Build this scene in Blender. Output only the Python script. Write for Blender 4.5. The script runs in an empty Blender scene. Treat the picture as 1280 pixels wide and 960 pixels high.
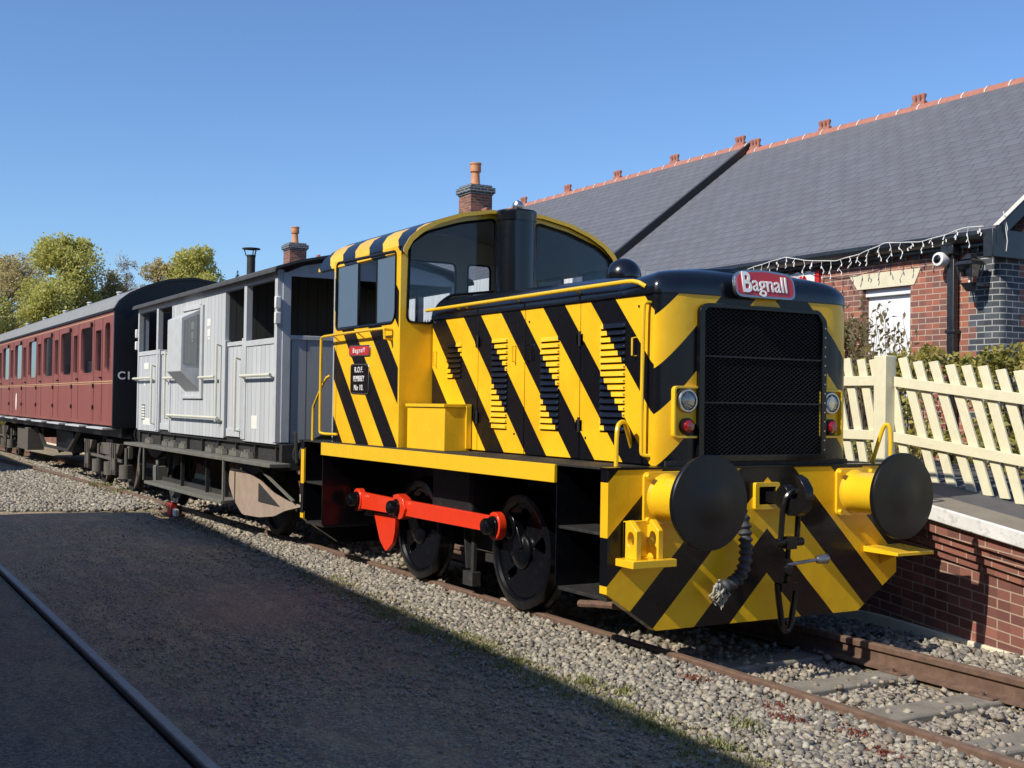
import bpy, bmesh, math, random
import numpy as np
from mathutils import Matrix, Vector
from mathutils.geometry import tessellate_polygon
R = math.radians
rng = np.random.default_rng(7); random.seed(7)
S = bpy.context.scene
COL = S.collection

# ------------------------------------------------------------------ camera
cam_d = bpy.data.cameras.new('camera'); cam = bpy.data.objects.new('camera', cam_d); COL.objects.link(cam)
rt = Vector((0.49938, 0.86627, 0.01436)); dn = Vector((-0.00803, 0.02120, -0.99974)); fw = Vector((-0.86635, 0.49913, 0.01754))
M = Matrix.Identity(4)
for i in range(3):
    M[i][0] = rt[i]; M[i][1] = -dn[i]; M[i][2] = -fw[i]
M[0][3], M[1][3], M[2][3] = 6.4658, -5.7857, 1.6531
cam.matrix_world = M
cam_d.sensor_width = 36; cam_d.lens = 1503.04/1280*36; cam_d.clip_start = .1; cam_d.clip_end = 2000
S.camera = cam
S.render.resolution_x = 1024; S.render.resolution_y = 768

# ------------------------------------------------------------------ light
SUN_AZ, SUN_EL = 7.5, 39.5           # sun stands towards -Y, turned 9 degrees to +X
W = bpy.data.worlds.new('World'); S.world = W; W.use_nodes = True
nt = W.node_tree; bg = nt.nodes['Background']
sky = nt.nodes.new('ShaderNodeTexSky'); sky.sky_type = 'NISHITA'; sky.sun_disc = False
sky.sun_elevation = R(SUN_EL); sky.sun_rotation = R(180-SUN_AZ)
sky.air_density = 1.0; sky.dust_density = .35; sky.ozone_density = 2.2; sky.altitude = 50
tint = nt.nodes.new('ShaderNodeMix'); tint.data_type = 'RGBA'; tint.blend_type = 'MULTIPLY'; tint.inputs[0].default_value = 1; tint.inputs[7].default_value = (.92, 1.16, 1.48, 1)
nt.links.new(sky.outputs[0], tint.inputs[6]); nt.links.new(tint.outputs[2], bg.inputs[0]); bg.inputs[1].default_value = .098
sl = bpy.data.lights.new('sun', 'SUN'); sl.energy = 5.0; sl.angle = R(.53); sl.color = (1, .93, .81)
so = bpy.data.objects.new('sun', sl); COL.objects.link(so)
ld = Vector((-math.sin(R(SUN_AZ))*math.cos(R(SUN_EL)), math.cos(R(SUN_AZ))*math.cos(R(SUN_EL)), -math.sin(R(SUN_EL))))
so.rotation_euler = ld.to_track_quat('-Z', 'Y').to_euler()
so.location = (0, -30, 40)
S.view_settings.view_transform = 'Standard'; S.view_settings.look = 'None'
S.view_settings.exposure = 0.1; S.view_settings.gamma = 1

# ------------------------------------------------------------------ materials
MATS = {}
class NT:
    def __init__(s, m): s.t = m.node_tree; s.n = s.t.nodes; s.l = s.t.links
    def new(s, k, **kw):
        n = s.n.new('ShaderNode'+k)
        for a, b in kw.items(): setattr(n, a, b)
        return n
    def link(s, a, b): s.l.new(a, b)
    def math(s, op, a, b=None, c=None, clamp=False):
        n = s.new('Math', operation=op, use_clamp=clamp)
        for i, v in enumerate((a, b, c)):
            if v is None: continue
            if isinstance(v, (int, float)): n.inputs[i].default_value = v
            else: s.link(v, n.inputs[i])
        return n.outputs[0]
    def mix(s, f, a, b):
        n = s.new('Mix', data_type='RGBA')
        for i, v in ((0, f), (6, a), (7, b)):
            if isinstance(v, (int, float)): n.inputs[i].default_value = v
            elif isinstance(v, tuple): n.inputs[i].default_value = v+(1,) if len(v) == 3 else v
            else: s.link(v, n.inputs[i])
        return n.outputs[2]
    def noise(s, vec, scale, det=4, rough=.6):
        n = s.new('TexNoise'); n.inputs['Scale'].default_value = scale; n.inputs['Detail'].default_value = det
        n.inputs['Roughness'].default_value = rough
        if vec: s.link(vec, n.inputs['Vector'])
        return n.outputs['Fac']
    def ramp(s, f, a, b):
        n = s.new('MapRange'); n.inputs[1].default_value = a; n.inputs[2].default_value = b
        s.link(f, n.inputs[0]); return n.outputs[0]
def base(name):
    m = bpy.data.materials.new(name); m.use_nodes = True
    k = NT(m); b = k.n['Principled BSDF']; MATS[name] = m
    return m, k, b
def pos(k):
    g = k.new('NewGeometry'); sp = k.new('SeparateXYZ'); k.link(g.outputs['Position'], sp.inputs[0])
    return g.outputs['Position'], sp.outputs[0], sp.outputs[1], sp.outputs[2]
def bump(k, b, h, dist=.01, st=1):
    n = k.new('Bump'); n.inputs['Distance'].default_value = dist; n.inputs['Strength'].default_value = st
    k.link(h, n.inputs['Height']); k.link(n.outputs[0], b.inputs['Normal'])
def plain(name, col, rough=.5, metal=0, var=.15, vs=6, dirt=None, dirt_amt=.3, bmp=0, bs=60, coat=0, col2=None, spec=None):
    m, k, b = base(name); p, x, y, z = pos(k)
    f = k.ramp(k.noise(p, vs, 5), .3, .7)
    c2 = col2 if col2 else tuple(c*(1-var) for c in col)
    c = k.mix(f, col, c2)
    if dirt:
        d = k.ramp(k.noise(p, vs*2.7, 8, .75), .52, .75)
        c = k.mix(k.math('MULTIPLY', d, dirt_amt), c, dirt)
    k.link(c, b.inputs['Base Color']); b.inputs['Roughness'].default_value = rough; b.inputs['Metallic'].default_value = metal
    rr = k.math('ADD', k.math('MULTIPLY', k.noise(p, vs*4, 6), .16), rough-.08, clamp=True); k.link(rr, b.inputs['Roughness'])
    b.inputs['Coat Weight'].default_value = coat; b.inputs['Coat Roughness'].default_value = .06
    if spec is not None: b.inputs['Specular IOR Level'].default_value = spec
    if bmp: bump(k, b, k.noise(p, bs, 6), .004, bmp)
    return m
YEL = (.88, .54, .018); BLK = (.0045, .005, .007)
def stripes(name, fn, coat=.12):
    m, k, b = base(name); p, x, y, z = pos(k)
    mask = fn(k, x, y, z)
    n1 = k.ramp(k.noise(p, 3, 6), .3, .75)
    ye = k.mix(n1, YEL, (.80, .42, .011))
    # faint grime streaks running down the panels
    mp = k.new('Mapping'); mp.inputs['Scale'].default_value = (22, 22, 1.6); k.link(p, mp.inputs[0])
    st = k.ramp(k.noise(mp.outputs[0], 1, 5, .7), .60, .85)
    ye = k.mix(k.math('MULTIPLY', st, .30), ye, (.42, .22, .03))
    bl = k.mix(k.math('MULTIPLY', st, .5), BLK, (.018, .016, .014))
    chip = k.ramp(k.noise(p, 38, 9, .8), .655, .68); ye = k.mix(k.math('MULTIPLY', chip, .6), ye, (.16, .09, .03)); bl = k.mix(k.math('MULTIPLY', chip, .5), bl, (.05, .045, .04))
    k.link(k.mix(mask, bl, ye), b.inputs['Base Color'])
    k.link(k.math('ADD', k.math('MULTIPLY', k.noise(p, 30, 5), .15), .22), b.inputs['Roughness'])
    b.inputs['Coat Weight'].default_value = coat; b.inputs['Coat Roughness'].default_value = .08; b.inputs['Specular IOR Level'].default_value = .28
    bump(k, b, k.noise(p, 5, 4), .010, .45)
    return m
def fracband(k, u, u0, per, frac):
    f = k.math('FRACT', k.math('DIVIDE', k.math('SUBTRACT', u, u0-per*200), per))
    return k.math('LESS_THAN', f, frac)
def side_fn(u0, slope=.95, per=.67, frac=.525):
    return lambda k, x, y, z: fracband(k, k.math('ADD', x, k.math('MULTIPLY', z, slope)), u0, per, frac)
def front_m(k, y, z): 
    return fracband(k, k.math('ADD', z, k.math('ABSOLUTE', k.math('SUBTRACT', y, .035))), .81, .675, .535)
def front_fn(k, x, y, z): return front_m(k, y, z)
def nose_fn(k, x, y, z):
    a = side_fn(-.955)(k, x, y, z); b = front_m(k, y, z)
    sel = k.math('GREATER_THAN', x, -.12)
    return k.math('ADD', k.math('MULTIPLY', sel, b), k.math('MULTIPLY', k.math('SUBTRACT', 1, sel), a))
stripes('stripe_side', side_fn(-.97)); stripes('stripe_cab', side_fn(-3.05)); stripes('stripe_front', front_fn); stripes('stripe_nose', nose_fn)
stripes('stripe_roof', lambda k, x, y, z: k.math('MULTIPLY', side_fn(-.71, 1.5, .68, .52)(k, x, y, z), k.math('LESS_THAN', z, 3.335)))
plain('yellow', YEL, .28, var=.08, coat=.35, dirt=(.35, .2, .04), dirt_amt=.12)
plain('black', BLK, .25, var=.3, spec=.3, coat=.12, dirt=(.03, .028, .025), dirt_amt=.3)
plain('black_matt', (.012, .012, .013), .55, var=.4, dirt=(.05, .045, .04), dirt_amt=.5)
plain('black_grime', (.018, .017, .016), .7, var=.4, dirt=(.09, .08, .065), dirt_amt=.6, vs=9)
plain('bonnet_black', (.005, .007, .011), .22, var=.2, coat=.25, dirt=(.04, .045, .05), dirt_amt=.15)
plain('red_rod', (.78, .045, .012), .3, var=.1, coat=.3)
plain('buffer_face', (.006, .007, .009), .36, var=.3, dirt=(.022, .02, .015), dirt_amt=.5, vs=5, spec=.35)
plain('steel', (.35, .34, .33), .35, .9, dirt=(.1, .06, .04), dirt_amt=.5)
plain('chain_black', (.02, .02, .022), .25, .6, dirt=(.1, .07, .05), dirt_amt=.4, vs=14)
plain('rust', (.17, .10, .068), .85, var=.45, dirt=(.10, .05, .03), dirt_amt=.7, vs=14, bmp=.5)
plain('rust_head', (.25, .16, .11), .6, .2, var=.35, dirt=(.15, .08, .05), dirt_amt=.5, vs=14, bmp=.3)
plain('old_rail', (.24, .22, .21), .45, .5, var=.3, dirt=(.10, .07, .05), dirt_amt=.6, vs=9)
plain('cream', (.72, .67, .47), .6, var=.1, dirt=(.50, .47, .33), dirt_amt=.45, vs=8, bmp=.3)
plain('white_paint', (.78, .78, .76), .5, var=.06, dirt=(.5, .5, .47), dirt_amt=.2)
plain('white_band', (.72, .71, .68), .75, var=.2, dirt=(.24, .23, .21), dirt_amt=.9, vs=4, bmp=.5)
plain('stone_cream', (.70, .65, .48), .8, var=.15, dirt=(.4, .36, .25), dirt_amt=.5, vs=6, bmp=.4)
plain('concrete', (.27, .24, .195), .9, var=.35, dirt=(.10, .085, .07), dirt_amt=.8, vs=6, bmp=.7, bs=90)
plain('paver', (.25, .215, .165), .9, var=.2, dirt=(.14, .12, .1), dirt_amt=.6, vs=5, bmp=.6, bs=120)
plain('asphalt', (.105, .10, .105), .95, var=.25, dirt=(.06, .06, .06), dirt_amt=.6, vs=6, bmp=.8, bs=160)
plain('slate_dark', (.05, .055, .065), .6, var=.2)
plain('gutter', (.018, .02, .023), .35, var=.3, dirt=(.06, .06, .06), dirt_amt=.5, coat=.2)
plain('terracotta', (.42, .17, .12), .8, var=.25, dirt=(.3, .12, .08), dirt_amt=.6, vs=8, bmp=.4)
plain('mortar', (.62, .56, .50), .9, var=.1)
plain('pot', (.62, .27, .13), .8, var=.3, dirt=(.4, .2, .12), dirt_amt=.5, vs=9)
plain('sign_red', (.55, .02, .02), .4, var=.05)
plain('badge_red', (.52, .035, .04), .35, var=.1, coat=.3)
plain('silver', (.50, .49, .47), .35, 1, var=.1)
plain('lettering', (.86, .86, .84), .5, var=.03)
plain('lamp_red', (.25, .006, .01), .12, var=.1, coat=1)
plain('cloth_frayed', (.42, .40, .34), .9, var=.3, dirt=(.15, .13, .1), dirt_amt=.6, vs=40)
plain('hose_grey', (.05, .05, .055), .6, var=.3)
plain('hose_black', (.02, .02, .022), .5, var=.3)
plain('van_frame', (.024, .024, .023), .75, var=.3, dirt=(.10, .095, .08), dirt_amt=.6, vs=7, bmp=.3)
plain('van_board', (.15, .145, .12), .85, var=.3, dirt=(.07, .065, .055), dirt_amt=.6, vs=5, bmp=.4)
plain('van_white', (.80, .80, .74), .5, var=.08)
plain('handrail_cream', (.62, .61, .50), .5, var=.1)
plain('van_roof', (.055, .057, .06), .8, var=.3, dirt=(.12, .12, .115), dirt_amt=.4)
plain('coach_roof', (.24, .245, .24), .75, var=.2, dirt=(.2, .2, .2), dirt_amt=.4, vs=3)
plain('coach_black', (.010, .011, .014), .4, var=.3, dirt=(.03, .03, .03), dirt_amt=.3)
plain('bogie', (.12, .105, .09), .85, var=.3, dirt=(.06, .05, .04), dirt_amt=.6, vs=9, bmp=.3)
plain('plate_brown', (.50, .38, .29), .55, .3, var=.2, dirt=(.2, .13, .09), dirt_amt=.4, vs=6)
plain('lining', (.48, .30, .17), .5, var=.05)
plain('hedge_stem', (.10, .07, .05), .9)
plain('bark', (.16, .13, .10), .95, var=.3, bmp=.5)
plain('wood_door', (.78, .79, .80), .45, var=.05)
plain('wire_white', (.75, .75, .72), .5)
plain('seat_dark', (.02, .02, .022), .6)
plain('cab_inside', (.50, .51, .50), .6, var=.1)

def glass(name, tint, gloss=.5):
    m, k, b = base(name); out = k.n['Material Output']; k.n.remove(b)
    tr = k.new('BsdfTransparent'); tr.inputs[0].default_value = tint+(1,)
    gl = k.new('BsdfGlossy'); gl.inputs['Roughness'].default_value = .03; gl.inputs[0].default_value = (.9, .95, 1, 1)
    fr = k.new('Fresnel'); fr.inputs[0].default_value = 1.5
    mx = k.new('MixShader'); k.link(k.math('ADD', k.math('MULTIPLY', fr.outputs[0], .9), gloss, clamp=True), mx.inputs[0])
    k.link(tr.outputs[0], mx.inputs[1]); k.link(gl.outputs[0], mx.inputs[2]); k.link(mx.outputs[0], out.inputs[0])
glass('cab_glass', (.88, .90, .92), -.02); glass('side_glass', (.62, .70, .76), .0)
k = NT(MATS['side_glass']); out = k.n['Material Output']; mx0 = out.inputs[0].links[0].from_socket      # even blue diffuse tone mixed into the glass
df = k.new('BsdfDiffuse'); df.inputs[0].default_value = (.20, .30, .42, 1); mx = k.new('MixShader'); mx.inputs[0].default_value = .42
k.link(mx0, mx.inputs[1]); k.link(df.outputs[0], mx.inputs[2]); k.link(mx.outputs[0], out.inputs[0])
glass('coach_glass', (.10, .11, .12), .24); glass('lens', (.6, .6, .6), .12)

def bricks(name, c1, c2, mortar, vecfn, w=.225, h=.075, mo=.007, bias=0, extra=None, bst=.6, third=None):
    third = third or tuple(a*.6 for a in c2)
    m, k, b = base(name); p, x, y, z = pos(k)
    cb = k.new('CombineXYZ'); u, v = vecfn(k, x, y, z); k.link(u, cb.inputs[0]); k.link(v, cb.inputs[1])
    t = k.new('TexBrick'); k.link(cb.outputs[0], t.inputs['Vector'])
    t.inputs['Scale'].default_value = 1; t.inputs['Brick Width'].default_value = w; t.inputs['Row Height'].default_value = h
    t.inputs['Mortar Size'].default_value = mo; t.inputs['Mortar Smooth'].default_value = .15; t.inputs['Bias'].default_value = bias
    t.inputs['Color1'].default_value = c1+(1,); t.inputs['Color2'].default_value = c2+(1,); t.inputs['Mortar'].default_value = mortar+(1,)
    rw = k.math('FLOOR', k.math('DIVIDE', v, h)) if not isinstance(v, (int, float)) else 0
    sh_ = k.math('MULTIPLY', k.math('MODULO', k.math('ADD', rw, 10000), 2), .5)
    cl = k.math('FLOOR', k.math('ADD', k.math('DIVIDE', u, w), sh_))
    wc = k.new('CombineXYZ'); k.link(rw, wc.inputs[0]); k.link(cl, wc.inputs[1]); wn = k.new('TexWhiteNoise', noise_dimensions='2D'); k.link(wc.outputs[0], wn.inputs['Vector'])
    c = k.mix(k.math('MULTIPLY', k.math('MULTIPLY', k.ramp(wn.outputs['Value'], .3, .7), k.math('SUBTRACT', 1, t.outputs['Fac'])), .85), t.outputs['Color'], third)
    f = k.ramp(k.noise(p, 9, 8, .75), .3, .75)
    c = k.mix(k.math('MULTIPLY', f, .35), c, tuple(a*.5 for a in c1))
    if extra: c = extra(k, c, p, x, y, z)
    k.link(c, b.inputs['Base Color']); b.inputs['Roughness'].default_value = .85
    hgt = k.math('ADD', k.math('MULTIPLY', k.math('SUBTRACT', 1, t.outputs['Fac']), 1), k.math('MULTIPLY', k.noise(p, 60, 4), .4))
    bump(k, b, hgt, .006, bst)
    return m
wallxz = lambda k, x, y, z: (k.math('ADD', x, y), z)
bricks('brick_red', (.40, .135, .08), (.27, .095, .068), (.46, .36, .28), wallxz, third=(.15, .085, .08))
bricks('brick_plain', (.32, .12, .08), (.22, .09, .07), (.35, .30, .26), wallxz)
bricks('brick_blue', (.085, .10, .115), (.055, .065, .08), (.42, .42, .40), wallxz)
bricks('brick_chimney', (.36, .14, .08), (.2, .09, .06), (.3, .24, .2), wallxz)
bricks('brick_platform', (.30, .115, .08), (.20, .08, .065), (.40, .30, .22), lambda k, x, y, z: (x, k.math('ADD', z, k.math('MULTIPLY', x, .12))), w=.23, h=.078, mo=.006)
def slate_extra(k, c, p, x, y, z):
    lich = k.ramp(k.noise(p, .35, 6, .7), .5, .75)
    return k.mix(k.math('MULTIPLY', lich, .25), c, (.16, .165, .15))
bricks('slate', (.140, .145, .168), (.126, .131, .153), (.060, .063, .074), lambda k, x, y, z: (x, k.math('MULTIPLY', z, 1.70)), w=.30, h=.20, mo=.009, extra=slate_extra, bst=.25, third=(.118, .122, .14))

def planks(name, c1, c2, gr, pitch, horiz=False):
    m, k, b = base(name); p, x, y, z = pos(k)
    u = k.math('DIVIDE', z if horiz else k.math('ADD', x, y), pitch)
    f = k.math('FRACT', k.math('ADD', u, 1000)); fl = k.math('FLOOR', u)
    g = k.math('LESS_THAN', f, .07)
    wn = k.new('TexWhiteNoise', noise_dimensions='1D'); k.link(fl, wn.inputs['W'])
    c = k.mix(wn.outputs['Value'], c1, c2)
    mp = k.new('Mapping'); mp.inputs['Scale'].default_value = (14, 14, 1.2); k.link(p, mp.inputs[0])
    st = k.ramp(k.noise(mp.outputs[0], 1, 6, .7), .5, .8)
    c = k.mix(k.math('MULTIPLY', st, .6), c, tuple(a*.60 for a in c1))
    sp_ = k.ramp(k.noise(p, 16, 8, .8), .60, .74); c = k.mix(k.math('MULTIPLY', sp_, .4), c, tuple(a*.45 for a in c1))
    c = k.mix(k.math('MULTIPLY', g, .9), c, gr)
    k.link(c, b.inputs['Base Color']); b.inputs['Roughness'].default_value = .6
    bump(k, b, k.math('SUBTRACT', 1, g), .008, .8)
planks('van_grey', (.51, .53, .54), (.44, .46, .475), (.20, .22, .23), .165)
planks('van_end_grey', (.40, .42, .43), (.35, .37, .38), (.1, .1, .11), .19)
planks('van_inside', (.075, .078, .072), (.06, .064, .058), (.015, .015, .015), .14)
planks('canopy_board', (.80, .80, .76), (.74, .74, .70), (.35, .35, .33), .12)
plain('van_trim', (.51, .53, .54), .6, var=.15, dirt=(.33, .34, .34), dirt_amt=.4)
# coach maroon, faded
m, k, b = base('maroon'); p, x, y, z = pos(k)
mp = k.new('Mapping'); mp.inputs['Scale'].default_value = (3, 3, .7); k.link(p, mp.inputs[0])
c = k.mix(k.ramp(k.noise(mp.outputs[0], 1.3, 7, .7), .3, .7), (.29, .098, .082), (.22, .068, .06))
c = k.mix(k.math('MULTIPLY', k.ramp(k.noise(p, 2.5, 9, .8), .55, .8), .5), c, (.33, .13, .10))
k.link(c, b.inputs['Base Color']); b.inputs['Roughness'].default_value = .42
# grille mesh backing
plain('grille_dark', (.003, .003, .004), .8, spec=.1); plain('grille_wire', (.022, .022, .023), .5, spec=.3)
# ground
def ground_mat(name, a, b_, c_, sc, bs, bd):
    m, k, b = base(name); p, x, y, z = pos(k)
    n1 = k.ramp(k.noise(p, sc, 9, .7), .35, .65); n2 = k.ramp(k.noise(p, sc*.22, 5, .6), .35, .65)
    c = k.mix(n1, a, b_); c = k.mix(k.math('MULTIPLY', n2, .7), c, c_)
    v = k.new('TexVoronoi'); v.inputs['Scale'].default_value = bs; k.link(p, v.inputs['Vector'])
    vs = k.new('SeparateColor'); k.link(v.outputs['Color'], vs.inputs[0])
    c = k.mix(k.math('MULTIPLY', k.ramp(k.noise(p, 48, 3, .85), .54, .60), .8), c, tuple(q*2.1 for q in a))
    c = k.mix(k.math('MULTIPLY', k.ramp(k.noise(p, 34, 4, .8), .53, .60), .75), c, tuple(q*.28 for q in a))
    mp_ = k.new('Mapping'); mp_.inputs['Scale'].default_value = (1.2, 3.6, 1); k.link(p, mp_.inputs[0])
    c = k.mix(k.math('MULTIPLY', k.ramp(k.noise(mp_.outputs[0], 1.1, 7, .75), .50, .58), .5), c, tuple(q*f_ for q, f_ in zip(a, (1.5, 1.5, 1.15))))
    c = k.mix(k.math('MULTIPLY', k.ramp(k.noise(mp_.outputs[0], 2.3, 7, .75), .51, .60), .55), c, tuple(q*.5 for q in a))
    lf = k.math('MULTIPLY', k.ramp(vs.outputs[0], .6, 1), .32)
    w2 = k.ramp(k.noise(p, .9, 6, .7), .5, .7); c = k.mix(k.math('MULTIPLY', w2, .45), c, tuple(q*f_ for q, f_ in zip(a, (1.25, .85, .8))))
    c = k.mix(lf, c, tuple(min(1, q*2.6) for q in a))
    k.link(c, b.inputs['Base Color']); b.inputs['Roughness'].default_value = .93
    h = k.math('ADD', k.math('MULTIPLY', k.math('SUBTRACT', 1, v.outputs['Distance']), .6), k.noise(p, 45, 8, .75))
    h = k.math('ADD', h, k.math('MULTIPLY', k.noise(p, 4, 5), 2))
    bump(k, b, h, bd, .9)
ground_mat('yard', (.36, .265, .185), (.24, .18, .135), (.29, .24, .14), 1.6, 60, .03)
ground_mat('fourfoot', (.21, .165, .122), (.15, .12, .09), (.19, .155, .11), 2.6, 55, .022)
ground_mat('ballast_bed', (.27, .225, .155), (.19, .16, .115), (.25, .215, .13), 5, 40, .03)
m, k, b = base('ballast_stone'); p, x, y, z = pos(k)
oi = k.new('VertexColor', layer_name='tone'); cs = k.new('SeparateColor'); k.link(oi.outputs[0], cs.inputs[0])
c = k.mix(cs.outputs[0], (.085, .08, .078), (.50, .455, .36)); c = k.mix(k.math('MULTIPLY', cs.outputs[1], .6), c, (.33, .255, .17)); c = k.mix(k.math('MULTIPLY', k.ramp(k.noise(p, 30, 5), .45, .7), .35), c, (.10, .095, .09)); c = k.mix(cs.outputs[2], c, (.34, .27, .20))
k.link(c, b.inputs['Base Color']); b.inputs['Roughness'].default_value = .85; bump(k, b, k.noise(p, 80, 4), .004, .6)
def leafmat(name, a, b_, trans=.35):
    m, k, b = base(name); out = k.n['Material Output']
    vc = k.new('VertexColor', layer_name='tone'); cs = k.new('SeparateColor'); k.link(vc.outputs[0], cs.inputs[0])
    c = k.mix(cs.outputs[0], a, b_); k.link(c, b.inputs['Base Color']); b.inputs['Roughness'].default_value = .5
    tl = k.new('BsdfTranslucent'); k.link(c, tl.inputs[0]); mx = k.new('MixShader'); mx.inputs[0].default_value = trans
    k.link(b.outputs[0], mx.inputs[1]); k.link(tl.outputs[0], mx.inputs[2]); k.link(mx.outputs[0], out.inputs[0])
leafmat('leaf_spring', (.42, .41, .10), (.68, .63, .20), .5); leafmat('leaf_brown', (.42, .34, .15), (.60, .52, .26), .5)
leafmat('leaf_hedge', (.12, .14, .025), (.52, .42, .10)); leafmat('leaf_bush', (.10, .10, .035), (.42, .30, .15))
leafmat('leaf_dark', (.02, .045, .02), (.05, .08, .03)); leafmat('leaf_grass', (.12, .15, .04), (.34, .32, .12)); leafmat('leaf_red', (.20, .03, .025), (.30, .13, .07))
leafmat('twig_pale', (.25, .21, .17), (.36, .31, .25), 0); leafmat('leaf_straw', (.42, .36, .18), (.30, .30, .12))

# ------------------------------------------------------------------ mesh builder
class MB:
    def __init__(s): s.v = []; s.f = []
    def add(s, vs, fs):
        o = len(s.v); s.v += [tuple(v) for v in vs]; s.f += [tuple(i+o for i in f) for f in fs]; return s
    def box(s, x0, x1, y0, y1, z0, z1):
        vs = [(x, y, z) for x in (x0, x1) for y in (y0, y1) for z in (z0, z1)]
        return s.add(vs, [(0, 1, 3, 2), (4, 6, 7, 5), (0, 4, 5, 1), (2, 3, 7, 6), (0, 2, 6, 4), (1, 5, 7, 3)])
    def bar(s, p0, p1, w, h, up=(0, 0, 1)):
        p0 = Vector(p0); p1 = Vector(p1); d = (p1-p0).normalized(); u = Vector(up)
        if abs(d.dot(u)) > .98: u = Vector((0, 1, 0))
        a = d.cross(u).normalized(); b = a.cross(d)
        vs = [p+a*(sa*w/2)+b*(sb*h/2) for p in (p0, p1) for sa in (-1, 1) for sb in (-1, 1)]
        return s.add(vs, [(0, 1, 3, 2), (4, 6, 7, 5), (0, 4, 5, 1), (2, 3, 7, 6), (0, 2, 6, 4), (1, 5, 7, 3)])
    def prism(s, pts, fn, a, b, holes=()):
        """polygon (u,v) extruded from a to b; fn(u,v,w)->xyz"""
        loops = [list(pts)]+[list(h) for h in holes]
        tri = tessellate_polygon([[Vector((p[0], p[1], 0)) for p in l] for l in loops])
        flat = [p for l in loops for p in l]; n = len(flat)
        vs = [fn(u, v, a) for u, v in flat]+[fn(u, v, b) for u, v in flat]
        fs = [tuple(t) for t in tri]+[tuple(i+n for i in reversed(t)) for t in tri]
        o = 0
        for l in loops:
            m_ = len(l)
            for i in range(m_):
                j = (i+1) % m_; fs.append((o+i, o+j, o+j+n, o+i+n))
            o += m_
        return s.add(vs, fs)
    def ring(s, c, r, ax, n, ph=0, r2=None):
        c = Vector(c); ax = Vector(ax).normalized(); u = Vector((0, 0, 1)) if abs(ax.z) < .9 else Vector((1, 0, 0))
        a = ax.cross(u).normalized(); b = ax.cross(a); r2 = r2 or r
        return [c+a*math.cos(ph+2*math.pi*i/n)*r+b*math.sin(ph+2*math.pi*i/n)*r2 for i in range(n)]
    def loft(s, rings, cap=True, closed=True):
        n = len(rings[0]); vs = [p for r_ in rings for p in r_]; fs = []
        for j in range(len(rings)-1):
            for i in range(n if closed else n-1):
                k_ = (i+1) % n; fs.append((j*n+i, j*n+k_, (j+1)*n+k_, (j+1)*n+i))
        if cap and closed:
            fs.append(tuple(reversed(range(n)))); fs.append(tuple((len(rings)-1)*n+i for i in range(n)))
        return s.add(vs, fs)
    def cyl(s, p0, p1, r, n=16, r1=None):
        ax = Vector(p1)-Vector(p0); return s.loft([s.ring(p0, r, ax, n), s.ring(p1, r if r1 is None else r1, ax, n)])
    def lathe(s, c, ax, prof, n=24):
        """prof: (distance along axis, radius)"""
        c = Vector(c); ax = Vector(ax).normalized()
        return s.loft([s.ring(c+ax*d, max(r, 1e-4), ax, n) for d, r in prof])
    def tube(s, pts, r, n=8, smooth=0):
        P = [Vector(p) for p in pts]
        for _ in range(smooth):
            Q = [P[0]]
            for a, b in zip(P[:-1], P[1:]): Q += [a*.75+b*.25, a*.25+b*.75]
            P = Q+[P[-1]]
        rings = []; t0 = (P[1]-P[0]).normalized(); u = Vector((0, 0, 1)) if abs(t0.z) < .9 else Vector((0, 1, 0)); a = t0.cross(u).normalized()
        for i, p in enumerate(P):
            t = (P[min(i+1, len(P)-1)]-P[max(i-1, 0)]).normalized()
            a = (a-t*a.dot(t)).normalized(); b = t.cross(a); rr = r[i] if isinstance(r, (list, tuple)) else r
            rings.append([p+a*math.cos(2*math.pi*j/n)*rr+b*math.sin(2*math.pi*j/n)*rr for j in range(n)])
        return s.loft(rings)
    def sphere(s, c, r, n=12, sz=1):
        c = Vector(c); rings = [[c+Vector((math.cos(2*math.pi*i/n)*r*math.sin(t), math.sin(2*math.pi*i/n)*r*math.sin(t), -math.cos(t)*r*sz)) for i in range(n)]
                 for t in [max(1e-3, min(math.pi-1e-3, math.pi*j/(n//2+1))) for j in range(n//2+2)]]
        return s.loft(rings)
    def build(s, name, mat, parent=None, bevel=0, smooth=.6, recalc=True):
        me = bpy.data.meshes.new(name)
        V = np.array(s.v, float); c = (V.min(0)+V.max(0))/2
        me.from_pydata([tuple(p) for p in (V-c)], [], s.f); 
        if recalc:
            bm = bmesh.new(); bm.from_mesh(me); bmesh.ops.recalc_face_normals(bm, faces=bm.faces[:]); bm.to_mesh(me); bm.free()
        me.materials.append(MATS[mat]); o = bpy.data.objects.new(name, me); COL.objects.link(o)
        if smooth:
            me.polygons.foreach_set('use_smooth', [True]*len(me.polygons)); me.set_sharp_from_angle(angle=smooth)
        W_ = Vector(c); o['w'] = list(c)
        if parent is not None:
            o.parent = parent; o.location = W_-Vector(parent['w'])
        else: o.location = W_
        if bevel:
            b_ = o.modifiers.new('bevel', 'BEVEL'); b_.width = bevel; b_.segments = 2; b_.limit_method = 'ANGLE'; b_.angle_limit = R(40)
        return o
def thing(name, label, cat, loc, group=None):
    o = bpy.data.objects.new(name, None); COL.objects.link(o); o.location = loc; o['w'] = list(loc); o.empty_display_size = .3
    return tag(o, label, cat, group)
def tag(o, label, cat, group=None):
    o['label'] = label; o['category'] = cat
    if group: o['group'] = group
    return o
def kind(o, k_): o['kind'] = k_; return o
def dup(o, off, label=None, parent=None):
    r = o.copy(); COL.objects.link(r)
    if parent is None:
        r.location = o.location+Vector(off); r['w'] = [a+b for a, b in zip(o['w'], off)]
    else: r.parent = parent
    if label: r['label'] = label
    for ch in o.children: dup(ch, (0, 0, 0), None, r)
    return r
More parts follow.
